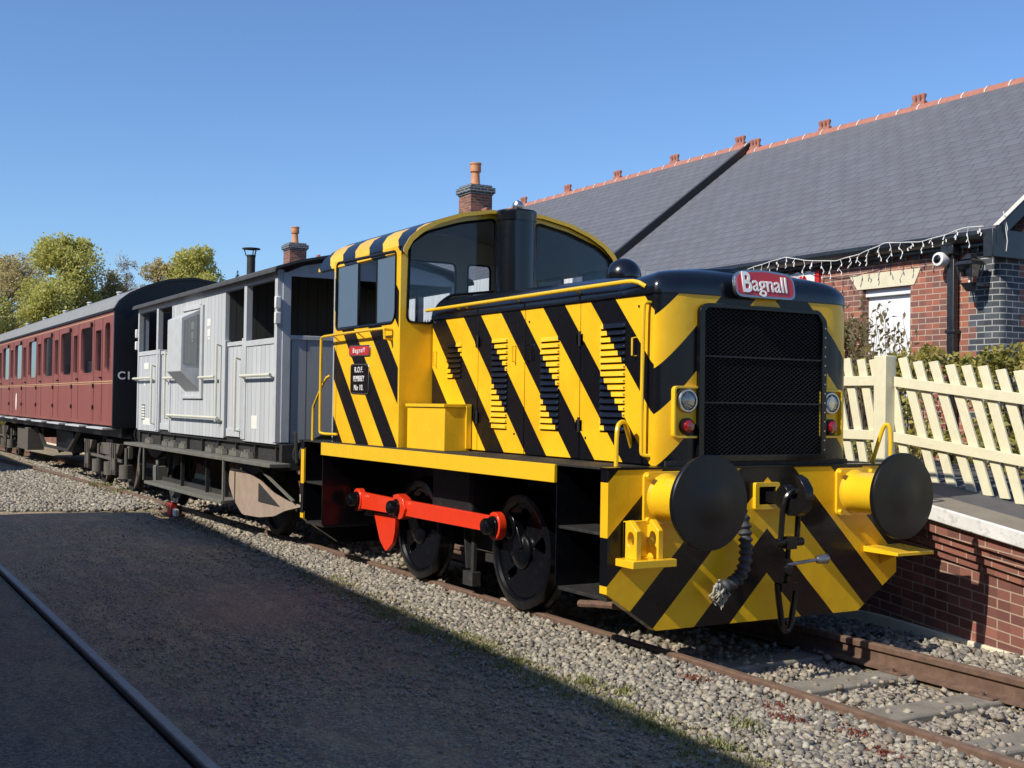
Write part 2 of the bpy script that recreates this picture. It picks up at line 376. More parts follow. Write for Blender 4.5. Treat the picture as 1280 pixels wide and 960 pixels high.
def text(s, name, size, mat, mtx, parent, extr=.003, sx=1, spacing=1, bold=0, label=None):
    cu = bpy.data.curves.new(name, 'FONT'); cu.body = s; cu.size = size; cu.extrude = extr; cu.space_character = spacing; cu.offset = bold
    cu.align_x = 'CENTER'; cu.align_y = 'CENTER'
    t = bpy.data.objects.new('tmp', cu); COL.objects.link(t); bpy.context.view_layer.update()
    me = bpy.data.meshes.new_from_object(t.evaluated_get(bpy.context.evaluated_depsgraph_get())); bpy.data.objects.remove(t); bpy.data.curves.remove(cu)
    me.name = name; me.materials.clear(); me.materials.append(MATS[mat])
    me.transform(Matrix.Diagonal((sx, 1, 1, 1))); me.transform(mtx.to_3x3().to_4x4())
    o = bpy.data.objects.new(name, me); COL.objects.link(o); o.parent = parent; o.location = mtx.translation-Vector(parent['w']); o['w'] = list(mtx.translation)
    return o
def facing_near(x, y, z):      # text plane facing -Y, reading along +X
    m_ = Matrix(((1, 0, 0, x), (0, 0, -1, y), (0, 1, 0, z), (0, 0, 0, 1))); return m_
def facing_front(x, y, z, tilt=0):     # facing +X, reading along +Y
    m_ = Matrix(((0, 0, 1, x), (1, 0, 0, y), (0, 1, 0, z), (0, 0, 0, 1)))
    return m_ @ Matrix.Rotation(-tilt, 4, 'X')
XZ = lambda u, v, w: (u, w, v)      # polygon in XZ, extruded in Y
YZ = lambda u, v, w: (w, u, v)      # polygon in YZ, extruded in X
XY = lambda u, v, w: (u, v, w)
def rrect(x0, x1, z0, z1, r, n=4):
    P = []
    for cx, cz, a0 in ((x1-r, z1-r, 0), (x0+r, z1-r, 90), (x0+r, z0+r, 180), (x1-r, z0+r, 270)):
        for i in range(n+1):
            a = R(a0+90*i/n); P.append((cx+r*math.cos(a), cz+r*math.sin(a)))
    return P
def rounded(P, r=.03, n=3):
    out = []; N = len(P)
    for i in range(N):
        p = Vector(P[i]); a = Vector(P[i-1])-p; b = Vector(P[(i+1) % N])-p
        ra = min(r, a.length*.45); rb = min(r, b.length*.45); A = p+a.normalized()*ra; B = p+b.normalized()*rb
        for j in range(n+1):
            t = j/n; out.append(tuple(A*(1-t)**2+p*2*t*(1-t)+B*t*t))
    return out

# ================================================================== SETTING
GZ = -.15
def heightsheet(name, x0, x1, y0, y1, nx, ny, fz, mat):
    xs = np.linspace(x0, x1, nx); ys = np.linspace(y0, y1, ny)
    b_ = MB(); b_.v = [(x, y, fz(x, y)) for x in xs for y in ys]
    b_.f = [(i*ny+j, (i+1)*ny+j, (i+1)*ny+j+1, i*ny+j+1) for i in range(nx-1) for j in range(ny-1)]
    return b_.build(name, mat, recalc=False)
kind(MB().add([(-900, -900, GZ-.10), (900, -900, GZ-.10), (900, 900, GZ-.10), (-900, 900, GZ-.10)], [(0, 1, 2, 3)]).build('ground', 'yard', recalc=False, smooth=0), 'structure')
def yz_(x, y): return GZ-.012-(.05 if y > edge0(x)+.1 else 0)+.012*math.sin(x*.9+y*1.7)*math.sin(y*1.3-x*.4)
edge0 = lambda x: -1.62-.058*x if x > -13.3 else max(-3.7, -.85+2.8*(x+13.3))
kind(heightsheet('yard', -45, 14, -4.03, -1.2, 240, 40, yz_, 'yard'), 'structure')
kind(heightsheet('old_track_bed', -45, 14, -12, -4.14, 60, 12, lambda x, y: GZ-.02, 'fourfoot'), 'structure')
def edge_y(x): return -1.62-.058*x if x > -13.3 else max(-3.7, -.85+2.8*(x+13.3))
def bedz(x, y):
    if y < -.79:
        e = max(-1.9, edge_y(x))
        t = min(1, max(0, (y+.80)/(e+.80))); return -.035-.118*t**.8
    if y < .66: return -.19
    if y < .84: return -.17
    return -.15
b0 = MB(); xs_ = np.concatenate([np.linspace(-70, -15, 60), np.linspace(-14.9, 14, 300)]); ny = 60
b0.v = [(x, y, bedz(x, y)-.012-(.10 if y < edge_y(x)+.001 else 0)) for x in xs_ for y in np.linspace(edge_y(x)-.0, 2.0, ny)]
b0.f = [(i*ny+j, (i+1)*ny+j, (i+1)*ny+j+1, i*ny+j+1) for i in range(len(xs_)-1) for j in range(ny-1)]
kind(b0.build('ballast_bed', 'ballast_bed', recalc=False), 'structure')

# ballast stones: one mesh of many thousand loose stones
def stones(name, regions, seed):
    r = np.random.default_rng(seed)
    ico = np.array([(x, y, z) for x in (-1, 1) for y in (-1, 1) for z in (-1, 1)], float)*.68      # rough angular chips
    F = np.array([(0,1,3),(0,3,2),(4,6,7),(4,7,5),(0,4,5),(0,5,1),(2,3,7),(2,7,6),(0,2,6),(0,6,4),(1,5,7),(1,7,3)])
    VS, FS, CS = [], [], []; off = 0
    for (x0, x1, y0, y1, zf, n, smin, smax, dk) in regions:
        px = r.uniform(x0, x1, n); py = r.uniform(y0, y1, n)
        if dk == .45: e_ = np.array([edge_y(x) for x in px])-py; keep = (e_ > 0) & (r.uniform(0, 1, n) < np.exp(-e_/.22)); px = px[keep]; py = py[keep]; n = len(px)
        elif dk < .5: keep = py > np.array([edge_y(x) for x in px])+np.abs(r.normal(0, .16, n))-.03; px = px[keep]; py = py[keep]; n = len(px)
        sc = r.uniform(smin, smax, n)[:, None]*r.uniform(.6, 1.25, (n, 3)); sc[:, 2] *= .75
        jit = 1+r.uniform(-.42, .30, (n, 8, 3)); q = r.normal(size=(n, 4)); q /= np.linalg.norm(q, axis=1)[:, None]
        w, a, b_, c_ = q.T
        Rm = np.stack([1-2*(b_*b_+c_*c_), 2*(a*b_-c_*w), 2*(a*c_+b_*w), 2*(a*b_+c_*w), 1-2*(a*a+c_*c_), 2*(b_*c_-a*w), 2*(a*c_-b_*w), 2*(b_*c_+a*w), 1-2*(a*a+b_*b_)], 1).reshape(n, 3, 3)
        P = ico[None]*jit; P = np.einsum('nij,nkj->nki', Rm, P)*sc[:, None, :]
        pz = np.array([zf(x, y) for x, y in zip(px, py)])+sc[:, 2]*.25
        P = P+np.stack([px, py, pz], 1)[:, None, :]
        VS.append(P.reshape(-1, 3)); FS.append((F[None]+(np.arange(n)*8)[:, None, None]+off).reshape(-1, 3)); off += n*8
        tone = np.stack([r.beta(1.5, 1.9, n), r.uniform(0, 1, n)**3, np.full(n, dk*.8), np.ones(n)], 1); CS.append(np.repeat(tone, 8, 0))
    V = np.concatenate(VS); Fc = np.concatenate(FS); C_ = np.concatenate(CS)
    me = bpy.data.meshes.new(name); me.vertices.add(len(V)); me.vertices.foreach_set('co', V.ravel()); me.loops.add(len(Fc)*3); me.loops.foreach_set('vertex_index', Fc.ravel())
    me.polygons.add(len(Fc)); me.polygons.foreach_set('loop_start', np.arange(len(Fc))*3); me.polygons.foreach_set('loop_total', np.full(len(Fc), 3))
    me.update(); at = me.color_attributes.new('tone', 'FLOAT_COLOR', 'POINT'); at.data.foreach_set('color', C_.ravel())
    me.materials.append(MATS['ballast_stone']); o = bpy.data.objects.new(name, me); COL.objects.link(o); return kind(o, 'stuff')
inz = lambda x, y: -.20
stones('ballast_stones', [
    (-8, 3.8, -1.9, -.80, bedz, 15000, .013, .031, 0), (-8, 3.8, -2.0, -.80, bedz, 22000, .006, .015, 0), (-13, -8, -1.9, -.80, bedz, 4000, .02, .045, 0), (-26, -12.9, -1.9, -.82, bedz, 5500, .025, .05, 0),
    (-26, -13.2, -3.65, -1.8, lambda x, y: -.155, 8500, .022, .045, 0),
    (-.6, 4.2, -.66, .66, inz, 6500, .013, .033, .3), (-7, -.6, -.66, .66, inz, 1500, .02, .045, .3), (-30, -7, -.66, .66, lambda x, y: -.18, 3200, .03, .06, .3), (-30, -13, -.90, -.80, bedz, 700, .03, .05, 0),
    (-2, 3.6, .84, 1.95, lambda x, y: -.15, 3600, .016, .040, 0),
    (-12, 6, -4.0, -1.2, lambda x, y: GZ-.006, 9000, .004, .011, .55), (-6, 6, -4.0, -1.5, lambda x, y: GZ-.006, 9000, .003, .008, .51), (-13, 4, -3.0, -.9, lambda x, y: GZ-.004, 14000, .006, .022, .45), (-3, 5, -3.9, -1.6, lambda x, y: GZ-.006, 2500, .006, .018, .8), (-.6, 4.2, -.66, .66, lambda x, y: -.157, 260, .014, .034, .3)], 3)

# rails
RP = [(.075, 0), (-.075, 0), (-.075, .012), (-.012, .035), (-.010, .105), (-.034, .118), (-.034, .150), (-.028, .158), (.028, .158), (.034, .150), (.034, .118), (.010, .105), (.012, .035), (.075, .012)]
def rail(name, path, ztop, label, cat='rail', group=None, head='rust_head', foot='rust', parent=None):
    b_ = MB(); h = MB()
    rings = []; hr = []
    for i, (x, y) in enumerate(path):
        d = Vector(path[min(i+1, len(path)-1)])-Vector(path[max(i-1, 0)]); nrm = Vector((-d.y, d.x)).normalized()
        rings.append([(x+nrm.x*u, y+nrm.y*u, ztop-.158+v) for u, v in RP])
        hr.append([(x+nrm.x*u, y+nrm.y*u, ztop+v) for u, v in ((-.026, -.0005), (.026, -.0005), (.024, .0015), (-.024, .0015))])
    o = b_.loft(rings).build(name, foot); tag(o, label, cat, group)
    h.loft(hr).build('rail_head', head, o)
    return o
def off_y(x):
    return -.020*max(0, x-.2)**1.0-.004*max(0, x-.2)**2-(.032*max(0, -x-8)**1.15 if x < -8 else 0)*.6
xs = [-70, -50, -40, -30, -25, -20, -17, -14, -12, -10, -8, -6, -4, -2, 0, .4, .8, 1.2, 1.6, 2, 2.5, 3, 3.5, 4, 5, 6, 8, 12]
rail('running_rail', [(x, -.7525+off_y(x)) for x in xs], 0, 'rusty near rail of the track under the train, beside the pale ballast', group='running rails')
rail('running_rail', [(x, .7525+off_y(x)) for x in xs], 0, 'rusty far rail of the track, close to the brick platform wall', group='running rails')
rail('sunken_rail', [(-60, -4.085), (14, -4.085)], GZ+.02, 'worn dark rail lying flush in the shaded yard in the foreground', head='old_rail', foot='old_rail')
# sleepers
for i, x in enumerate([3.55, 2.85, 2.1, 1.35, .6, -.15]):
    y0 = off_y(x)
    o = MB().box(x-.13, x+.13, y0-1.25, y0+1.25, -.30, -.152).build('sleeper', 'concrete', bevel=.015)
    tag(o, ['concrete sleeper nearest the camera at the right edge of the track', 'second concrete sleeper from the right edge, between the rails', 'third concrete sleeper from the right edge, partly covered by stones', 'fourth concrete sleeper from the right edge, in front of the buffer beam shadow', 'fifth concrete sleeper, just ahead of the locomotive', 'concrete sleeper under the front buffer beam of the locomotive'][i], 'sleeper', 'concrete sleepers under the track')
    for sgn in (-1, 1):
        MB().box(x-.1, x+.1, y0+sgn*.7525-.13, y0+sgn*.7525+.13, -.152, -.137).build('rail_chair', 'rust', o, bevel=.004)
        for s2 in (-1, 1):
            MB().cyl((x, y0+sgn*.7525+s2*.105, -.137), (x, y0+sgn*.7525+s2*.105, -.115), .018, 8).build('bolt', 'rust', o)

# small plants beside the rail
def tuft(name, spots, mat, label, cat, n=60, h=.05, sp=.09, k_='stuff'):
    V, F, C_ = [], [], []
    for (x, y, z) in spots:
        if edge_y(x) < y < -.8: z = bedz(x, y)+.012
        for _ in range(n):
            a = random.uniform(0, 6.28); rr = random.gauss(0, sp); px, py = x+rr*math.cos(a)*1.6, y+rr*math.sin(a); hh = h*random.uniform(.4, 1.2)
            b2 = random.uniform(0, 6.28); w_ = .006+h*.06; lx, ly = math.cos(b2), math.sin(b2); ln = hh*random.uniform(.1, .9)
            i = len(V); V += [(px-ly*w_, py+lx*w_, z), (px+ly*w_, py-lx*w_, z), (px+lx*ln, py+ly*ln, z+hh)]; F.append((i, i+1, i+2)); t = random.random(); C_ += [(t, 0, 0, 1)]*3
    leafobj(name, V, F, C_, mat, label, cat, k_)
def leafobj(name, V, F, C_, mat, label=None, cat=None, k_=None, parent=None):
    me = bpy.data.meshes.new(name); V = np.array(V, float); c = (V.min(0)+V.max(0))/2
    nf = len(F[0]); Fa = np.array(F); me.vertices.add(len(V)); me.vertices.foreach_set('co', (V-c).ravel()); me.loops.add(Fa.size); me.loops.foreach_set('vertex_index', Fa.ravel())
    me.polygons.add(len(Fa)); me.polygons.foreach_set('loop_start', np.arange(len(Fa))*nf); me.polygons.foreach_set('loop_total', np.full(len(Fa), nf)); me.update()
    at = me.color_attributes.new('tone', 'FLOAT_COLOR', 'POINT'); at.data.foreach_set('color', np.array(C_, float).ravel())
    me.materials.append(MATS[mat]); o = bpy.data.objects.new(name, me); COL.objects.link(o); o['w'] = list(c)
    o.location = c if parent is None else Vector(c)-Vector(parent['w']); o.parent = parent
    if label: tag(o, label, cat)
    if k_: kind(o, k_)
    return o
edge = []
for i in range(75):
    x = random.choice([-5.2, -3.9, -3.2, -2.0, -1.1, .3, 1.4, 2.4])+random.gauss(0, .25); edge.append((x, -1.64-.058*x+random.gauss(0, .07), -.16))
tuft('grass', edge, 'leaf_grass', 'short grass growing along the edge of the ballast', 'grass', 45, .022, .06)
tuft('dry_grass', [(x_, -1.60-.058*x_+random.gauss(0, .08), -.15) for x_ in [random.uniform(-5, 3.2) for _ in range(260)]], 'leaf_straw', 'dry straw-coloured grass at the foot of the ballast', 'grass', 30, .02, .07)
tuft('weeds', [(-2.9, -1.62, -.14), (-2.2, -1.66, -.14), (-.8, -1.52, -.13), (.0, -1.45, -.13), (.35, -1.42, -.12), (1.35, -1.3, -.12), (1.5, -1.62, -.14), (1.0, -1.7, -.14), (-1.3, -1.5, -.13)], 'leaf_grass', 'green weeds in small clumps among the ballast stones', 'weeds', 120, .035, .07)
tuft('rail_moss', [(-17.6, -.95, -.05), (-18.2, -.98, -.05), (-16.2, -.98, -.05)], 'leaf_grass', 'green moss beside the far stretch of near rail', 'moss', 150, .09, .13)
tuft('red_stonecrop', [(1.25, -.98, -.12), (1.45, -1.06, -.12), (1.85, -.98, -.12), (.45, -.95, -.12), (2.15, -1.1, -.12), (2.3, -.62, -.14), (2.38, -.50, -.14), (2.02, -.66, -.14)], 'leaf_red', 'red stonecrop growing among the stones beside the near rail', 'plant', 150, .02, .05)

tuft('yard_moss', [(random.uniform(-9, 1.5), random.uniform(-3.4, -1.9), GZ-.004) for _ in range(26)], 'leaf_straw', 'sparse dead grass and moss in worn patches of the shaded yard', 'grass', 60, .008, .20)
# red painted marker by the rail
o = thing('rail_marker', 'small red and white marker block beside the near rail under the brake van', 'marker', (-12.35, -1.0, -.12))
MB().box(-12.50, -12.27, -1.04, -.94, -.14, .06).build('block', 'sign_red', o, bevel=.01)
MB().box(-12.25, -12.07, -1.02, -.96, -.13, -.02).build('white_end', 'white_paint', o, bevel=.01)

# ------------------------------------------------------------------ platform
pg = lambda x: 1.03 if x < -.69 else .92-.16*x
plat = thing('platform', 'brick-faced station platform with a white edged coping, ramping down to the right', 'platform', (-10, 3, 0))
PX = [-70, -.69, 6.3]
def strip(xs_, prof):   # prof(x)-> closed polygon (y,z)
    b_ = MB(); return b_.loft([[(x, y, z) for y, z in prof(x)] for x in xs_])
strip(PX, lambda x: [(2.14, pg(x)), (2.14, pg(x)-.5), (20, pg(x)-.5), (20, pg(x))]).build('tarmac', 'asphalt', plat, smooth=0)
strip(PX, lambda x: [(1.735, pg(x)+.004), (1.735, pg(x)-.12), (2.14, pg(x)-.12), (2.14, pg(x)+.004)]).build('coping_stones', 'paver', plat, smooth=0)
strip(PX, lambda x: [(1.70, pg(x)+.006), (1.70, pg(x)-.112), (1.735, pg(x)-.112), (1.735, pg(x)+.006)]).build('white_edge', 'white_band', plat, bevel=.01)
# corbelled brickwork: each course steps back
wf = MB()
for i, yy in enumerate((1.76, 1.80, 1.835, 1.87)):
    hh = (.10 if i == 0 else .068); z0 = .115+(0 if i == 0 else .10+.068*(i-1)) 
    wf.loft([[(x, yy, pg(x)-z0), (x, yy, pg(x)-z0-hh+.0), (x, 2.3, pg(x)-z0-hh), (x, 2.3, pg(x)-z0)] for x in PX])
wf.build('corbel_courses', 'brick_platform', plat, smooth=0)
strip(PX, lambda x: [(1.90, pg(x)-.42), (1.90, -.04-(0 if x < 0 else .12*x*.6)), (2.3, -.04-(0 if x < 0 else .07*x)), (2.3, pg(x)-.42)]).build('brick_face', 'brick_platform', plat, smooth=0)
strip(PX, lambda x: [(1.87, -.04-(0 if x < 0 else .072*x)), (1.87, -.8), (2.3, -.8), (2.3, -.04-(0 if x < 0 else .072*x))]).build('footing', 'stone_cream', plat, bevel=.01)
# the missing brick (vent hole)
MB().box(.78, .85, 1.895, 1.90-.0005, .19, .25).build('vent_hole', 'grille_dark', plat)

# ------------------------------------------------------------------ fence
fen = thing('platform_fence', 'cream wooden paling fence with leaning pales and a thick post on the platform ramp', 'fence', (-1, 2.65, 1))
FY = 2.62
fz_ = lambda x: 1.03 if x < -1.2 else 1.03-.0*x-(x+1.2)*.115
def pale(b_, x, zt, zb, lean):
    b_.prism([(x-.05, zt-.01), (x+.045, zt+.0), (x+.045+lean, zb), (x-.05+lean, zb)], XZ, FY+.03, FY+.055)
for i in range(-30, 38):
    x = -1.15+i*.172
    if x > 4.5: break
    if abs(x+1.27) < .05: continue
    b_ = MB(); zt = fz_(x)+1.105; pale(b_, x+random.gauss(0, .006), zt+random.gauss(0, .008), fz_(x+.4)+.035+random.gauss(0, .008), (.40 if x > -1.25 else .26)+random.gauss(0, .012))
    b_.build('pale', 'cream', fen, bevel=.004)
for (za, zb_) in ((.93, .84), (.43, .34)):
    MB().loft([[(x, FY, fz_(x)+za), (x, FY, fz_(x)+zb_), (x, FY+.03, fz_(x)+zb_), (x, FY+.03, fz_(x)+za)] for x in (-1.22, 4.5)]).build('rail', 'cream', fen, bevel=.004)
    MB().loft([[(x, FY, fz_(x)+za+.01), (x, FY, fz_(x)+zb_+.01), (x, FY+.03, fz_(x)+zb_+.01), (x, FY+.03, fz_(x)+za+.01)] for x in (-6.5, -1.38)]).build('rail', 'cream', fen, bevel=.004)
MB().box(-1.375, -1.235, FY-.09, FY+.05, 1.0, 2.15).build('post', 'cream', fen, bevel=.008)
for x in (-3.4, -5.4, 1.3, 3.3): MB().box(x-.06, x+.06, FY+.056, FY+.16, fz_(x)-.1, fz_(x)+1.0).build('post', 'cream', fen, bevel=.008)

# ------------------------------------------------------------------ station building
st = thing('station_building', 'red brick station building with slate roof, red ridge tiles and blue brick corner', 'building', (-12, 10.2, 1))
WY, EY, RY, EZ, RZ = 6.5, 6.36, 10.2, 3.86, 6.78
XR, XM, XL = -3.12, -12.0, -46
pit = (RZ-EZ)/(RY-EY)
def wallholes(name, x0, x1, z0, z1, holes, y, th, mat, parent):
    return MB().prism([(x0, z0), (x1, z0), (x1, z1), (x0, z1)], XZ, y, y+th, holes).build(name, mat, parent, smooth=0)
hole = lambda a, b_, c_, d: [(a, c_), (b_, c_), (b_, d), (a, d)]
wallholes('wall', XM, XR-.28, .6, 3.80, [hole(-5.33, -4.5, .7, 3.29), hole(-9.6, -8.6, 1.9, 3.2)], WY, .3, 'brick_red', st)
wallholes('wall', XL, XM-.002, .6, 3.95, [hole(x, x+1.1, 1.9, 3.2) for x in (-15, -19, -23, -29, -35, -41)]+[hole(-26.6, -25.6, .7, 3.1), hole(-17.4, -16.4, .7, 3.1)], WY, .3, 'brick_red', st)
# gable end on the right
MB().prism([(WY+.302, .6), (13.9, .6), (13.9, 3.8), (RY, 3.8+pit*(RY-WY)-.15), (WY+.302, 3.8)], YZ, XR-.3, XR-.001).build('gable_wall', 'brick_red', st, smooth=0)
MB().prism([(WY, .6), (13.9, .6), (13.9, 3.8), (RY, 6.7), (WY, 3.8)], YZ, XL-.3, XL).build('gable_wall', 'brick_red', st, smooth=0)
MB().box(XL, XR-.3, 13.6, 13.9, .6, 3.8).build('wall', 'brick_red', st)
# blue brick quoins, rounded corner
qb = MB(); qr = .10; z = .6
i = 0
while z < 3.74:
    w_ = .46 if i % 2 == 0 else .34; h2 = .149; w2 = .34 if i % 2 == 0 else .46
    P = [(XR-w_, WY-.004)]+[(XR+.004-qr+qr*math.sin(R(a)), WY-.004+qr-qr*math.cos(R(a))) for a in range(0, 91, 15)]+[(XR+.004, WY+w2), (XR-.05, WY+w2), (XR-.05, WY+.1), (XR-w_, WY+.1)]
    qb.prism(P, XY, z+.0005, z+h2); z += .15; i += 1
qb.build('corner_quoins', 'brick_blue', st, smooth=.7)
P = [(XR-.33, WY+.0)]+[(XR-qr+qr*math.sin(R(a)), WY+qr-qr*math.cos(R(a))) for a in range(0, 91, 15)]+[(XR, WY+.33), (XR-.28, WY+.33)]
MB().prism([(XR-.279, WY)]+P[1:-2]+[(XR, WY+.301), (XR-.279, WY+.301)], XY, .6, 3.8).build('corner_core', 'brick_red', st)
# roof slabs
def roof(x0, x1, dz, mat='slate'):
    r_ = MB()
    r_.prism([(EY-.02, EZ+dz), (RY, RZ+dz), (14.27, EZ+dz), (14.27, EZ+dz-.08), (RY, RZ+dz-.10), (EY-.02, EZ+dz-.08)], YZ, x0, x1)
    return r_.build('roof', mat, st, smooth=0)
roof(XM, XR+.06, 0); roof(XL-.2, XM+.06, .14)
# slates laid as real low steps on the near slope
for x0, x1, dz in ((XM+.062, XR+.055, 0), (XL-.2, XM+.055, .14)):
    b_ = MB(); n = 25; Ls = (RY-EY)
    for j in range(n):
        ya = EY-.03+Ls*j/n; yb = ya+Ls/n+.05
        za = EZ+dz+pit*(ya-EY); zb = EZ+dz+pit*(yb-EY)
        b_.add([(x0, ya, za+.016), (x1, ya, za+.016), (x1, yb, zb+.007), (x0, yb, zb+.007), (x0, ya, za+.004), (x1, ya, za+.004)], [(0, 1, 2, 3), (0, 4, 5, 1)])
    b_.build('slate_courses', 'slate', st, smooth=0, recalc=False)
# barge boards
for x, dz, w_ in ((XM+.06, .14, .20), (XR+.06, 0, .16)):
    b_ = MB()
    b_.prism([(EY-.05, EZ+dz-.02), (RY, RZ+dz+.02), (RY, RZ+dz-w_), (EY-.05, EZ+dz-w_-.04)], YZ, x, x+.03)
    b_.prism([(EY-.05, EZ+dz+.0), (RY, RZ+dz+.05), (RY, RZ+dz+.015), (EY-.05, EZ+dz-.03)], YZ, x+.03, x+.06)
    b_.build('barge_board', 'gutter', st, bevel=.003)
    MB().prism([(EY-.05, EZ+dz+.026), (RY, RZ+dz+.050), (RY, RZ+dz+.042), (EY-.05, EZ+dz+.018)], YZ, x-.02, x+.062).build('verge_mortar', 'mortar' if x > -5 else 'slate_dark', st)
# ridge
for x0, x1, dz in ((XM+.1, XR+.02, 0), (XL, XM+.06, .14)):
    n = int((x1-x0)/.45); rt_ = MB(); mo_ = MB()
    for i in range(n+1):
        a = x1-.45*i; b2 = max(x0, a-.44)
        if a-b2 < .05: break
        P = [(RY-.115, RZ+dz-.085), (RY-.105, RZ+dz-.04), (RY-.05, RZ+dz+.02), (RY, RZ+dz+.045), (RY+.05, RZ+dz+.02), (RY+.115, RZ+dz-.085)]
        rt_.prism(P, YZ, b2, a)
        Q = [(y_+(.012 if y_ > RY else -.012 if y_ < RY else 0), z_+.012) for y_, z_ in P]; mo_.prism(Q, YZ, a-.002, a+.024)
    rt_.build('ridge_tiles', 'terracotta', st, smooth=.8); mo_.build('ridge_joints', 'mortar', st, smooth=0)
for x, dz in [(-7.65, 0), (-9.85, 0), (-11.75, 0), (-5.4, 0)]+[(-12.2-2.15*i, .14) for i in range(13)]:
    b_ = MB(); z0 = RZ+dz+.02
    b_.box(x-.14, x+.14, RY-.04, RY+.04, z0-.02, z0+.06)
    for dx in (-.095, 0, .095):
        b_.lathe((x+dx, RY, z0+.06), (0, 0, 1), [(0, .038), (.05, .032), (.08, .045), (.12, .048), (.14, .025)], 8)
    b_.build('ridge_crest', 'terracotta', st, smooth=.8)
# gutters, fascia, eaves blocks, downpipe
for x0, x1, dz in ((XM+.13, XR+.05, 0), (XL, XM, .14)):
    g = MB(); zz = EZ+dz
    P = [(EY-.10, zz-.02), (EY-.11, zz-.07), (EY-.085, zz-.12), (EY-.04, zz-.15), (EY+.02, zz-.15), (EY+.02, zz-.02), (EY+.005, zz-.02), (EY+.005, zz-.13), (EY-.07, zz-.11), (EY-.085, zz-.02)]
    g.prism(P, YZ, x0, x1).build('gutter', 'gutter', st, smooth=.5)
    MB().box(x0, x1, EY+.03, EY+.06, zz-.19, zz-.09).build('fascia', 'gutter', st)
    MB().box(x0, x1, EY+.06, WY, zz-.185, zz-.16).build('soffit', 'gutter', st)
    for i in range(min(40, int((x1-x0)/.23))): MB().box(x1-.1-i*.23-.11, x1-.1-i*.23, WY-.05, WY-.0005, zz-.245, zz-.186).build('eaves_block', 'brick_blue', st)
    j = MB(); x = x1-1.9
    while x > x0: j.prism([(y_*1+(-.008 if y_ < EY-.03 else 0), z_-(.008 if z_ < zz-.12 else 0)) for y_, z_ in P[:6]], YZ, x-.03, x+.03); x -= 1.83
    j.build('gutter_joints', 'gutter', st)
MB().box(XR-.06, XR+.085, EY-.11, WY+.35, EZ-.36, EZ-.02).build('eaves_box', 'gutter', st, bevel=.01)
dp = MB(); dp.box(-3.82, -3.71, WY-.12, WY-.03, .9, 3.62); dp.box(-3.84, -3.69, WY-.13, WY, 2.62, 2.67); dp.box(-3.86, -3.67, EY-.05, WY-.02, 3.60, 3.74)
dp.build('downpipe', 'gutter', st, bevel=.012)
# door, lintel
MB().box(-5.33, -4.5, WY+.12, WY+.17, .9, 3.19).build('door', 'wood_door', st, bevel=.004)
MB().box(-5.33, -4.5, WY+.06, WY+.17, 3.19, 3.29).build('door_head', 'wood_door', st, bevel=.004)
MB().prism([(-5.42, 3.292), (-4.43, 3.292), (-4.33, 3.50), (-5.57, 3.50)], XZ, WY-.012, WY+.1).build('lintel', 'stone_cream', st, bevel=.004)
# windows
for x in (-15, -19, -23, -29, -35, -41): 
    w_ = MB().prism(hole(x, x+1.1, 1.9, 3.2), XZ, WY+.1, WY+.14, [hole(x+.06, x+.52, 1.96, 3.14), hole(x+.58, x+1.04, 1.96, 3.14)]).build('window', 'white_paint', st)
    MB().box(x, x+1.1, WY+.142, WY+.15, 1.9, 3.2).build('pane', 'coach_glass', w_)
w_ = MB().prism(hole(-9.6, -8.6, 1.9, 3.2), XZ, WY+.1, WY+.14, [hole(-9.54, -8.66, 1.96, 3.14)]).build('window', 'white_paint', st)
MB().box(-9.6, -8.6, WY+.142, WY+.15, 1.9, 3.2).build('pane', 'coach_glass', w_)
for x0, x1 in ((-26.6, -25.6), (-17.4, -16.4)): MB().box(x0, x1, WY+.12, WY+.17, .9, 3.1).build('door', 'wood_door', st, bevel=.004)
# chimneys
def chimney(x):
    c_ = MB(); c_.box(x-.36, x+.36, RY-.34, RY+.34, RZ-.6, 7.55).build('chimney', 'brick_chimney', st, smooth=0)
    ch = st.children[-1]
    p_ = [o for o in COL.objects if o.name.startswith('chimney') and o.parent is st][-1]
    b_ = MB(); b_.box(x-.39, x+.39, RY-.37, RY+.37, 7.55, 7.60); b_.box(x-.43, x+.43, RY-.41, RY+.41, 7.60, 7.76); b_.box(x-.36, x+.36, RY-.34, RY+.34, 7.76, 7.83)
    b_.build('chimney_cap', 'brick_blue', p_, bevel=.01)
    b_ = MB(); b_.lathe((x-.02, RY, 7.81), (0, 0, 1), [(0, .17), (.06, .16), (.10, .13), (.40, .115), (.43, .155), (.48, .16), (.62, .15), (.64, .17), (.68, .165), (.68, .12)], 16)
    b_.build('chimney_pot', 'pot', p_)
chimney(-23.5); chimney(-38.4)
# platform canopy with white dagger boards
cp = MB(); cp.prism([(4.22, 3.80), (WY, 3.60), (WY, 3.52), (4.22, 3.72)], YZ, -15.5, -9.1); cp.build('canopy_roof', 'van_roof', st)
cv = MB(); x = -15.5
while x < -9.1:
    cv.prism([(x+.003, 3.84), (x+.117, 3.84), (x+.117, 3.26), (x+.06, 3.17), (x+.003, 3.26)], XZ, 4.18, 4.205); x += .12
cv.build('canopy_valance', 'canopy_board', st)
cv = MB(); y = 4.25
while y < 6.4: cv.prism([(y+.003, 3.82), (y+.117, 3.82), (y+.117, 3.26), (y+.06, 3.17), (y+.003, 3.26)], YZ, -9.1, -9.075); y += .12
cv.build('canopy_valance', 'canopy_board', st)
for x in (-15.2, -9.4): MB().cyl((x, 4.4, 1.0), (x, 4.4, 3.72), .06, 12).build('canopy_post', 'white_paint', st)

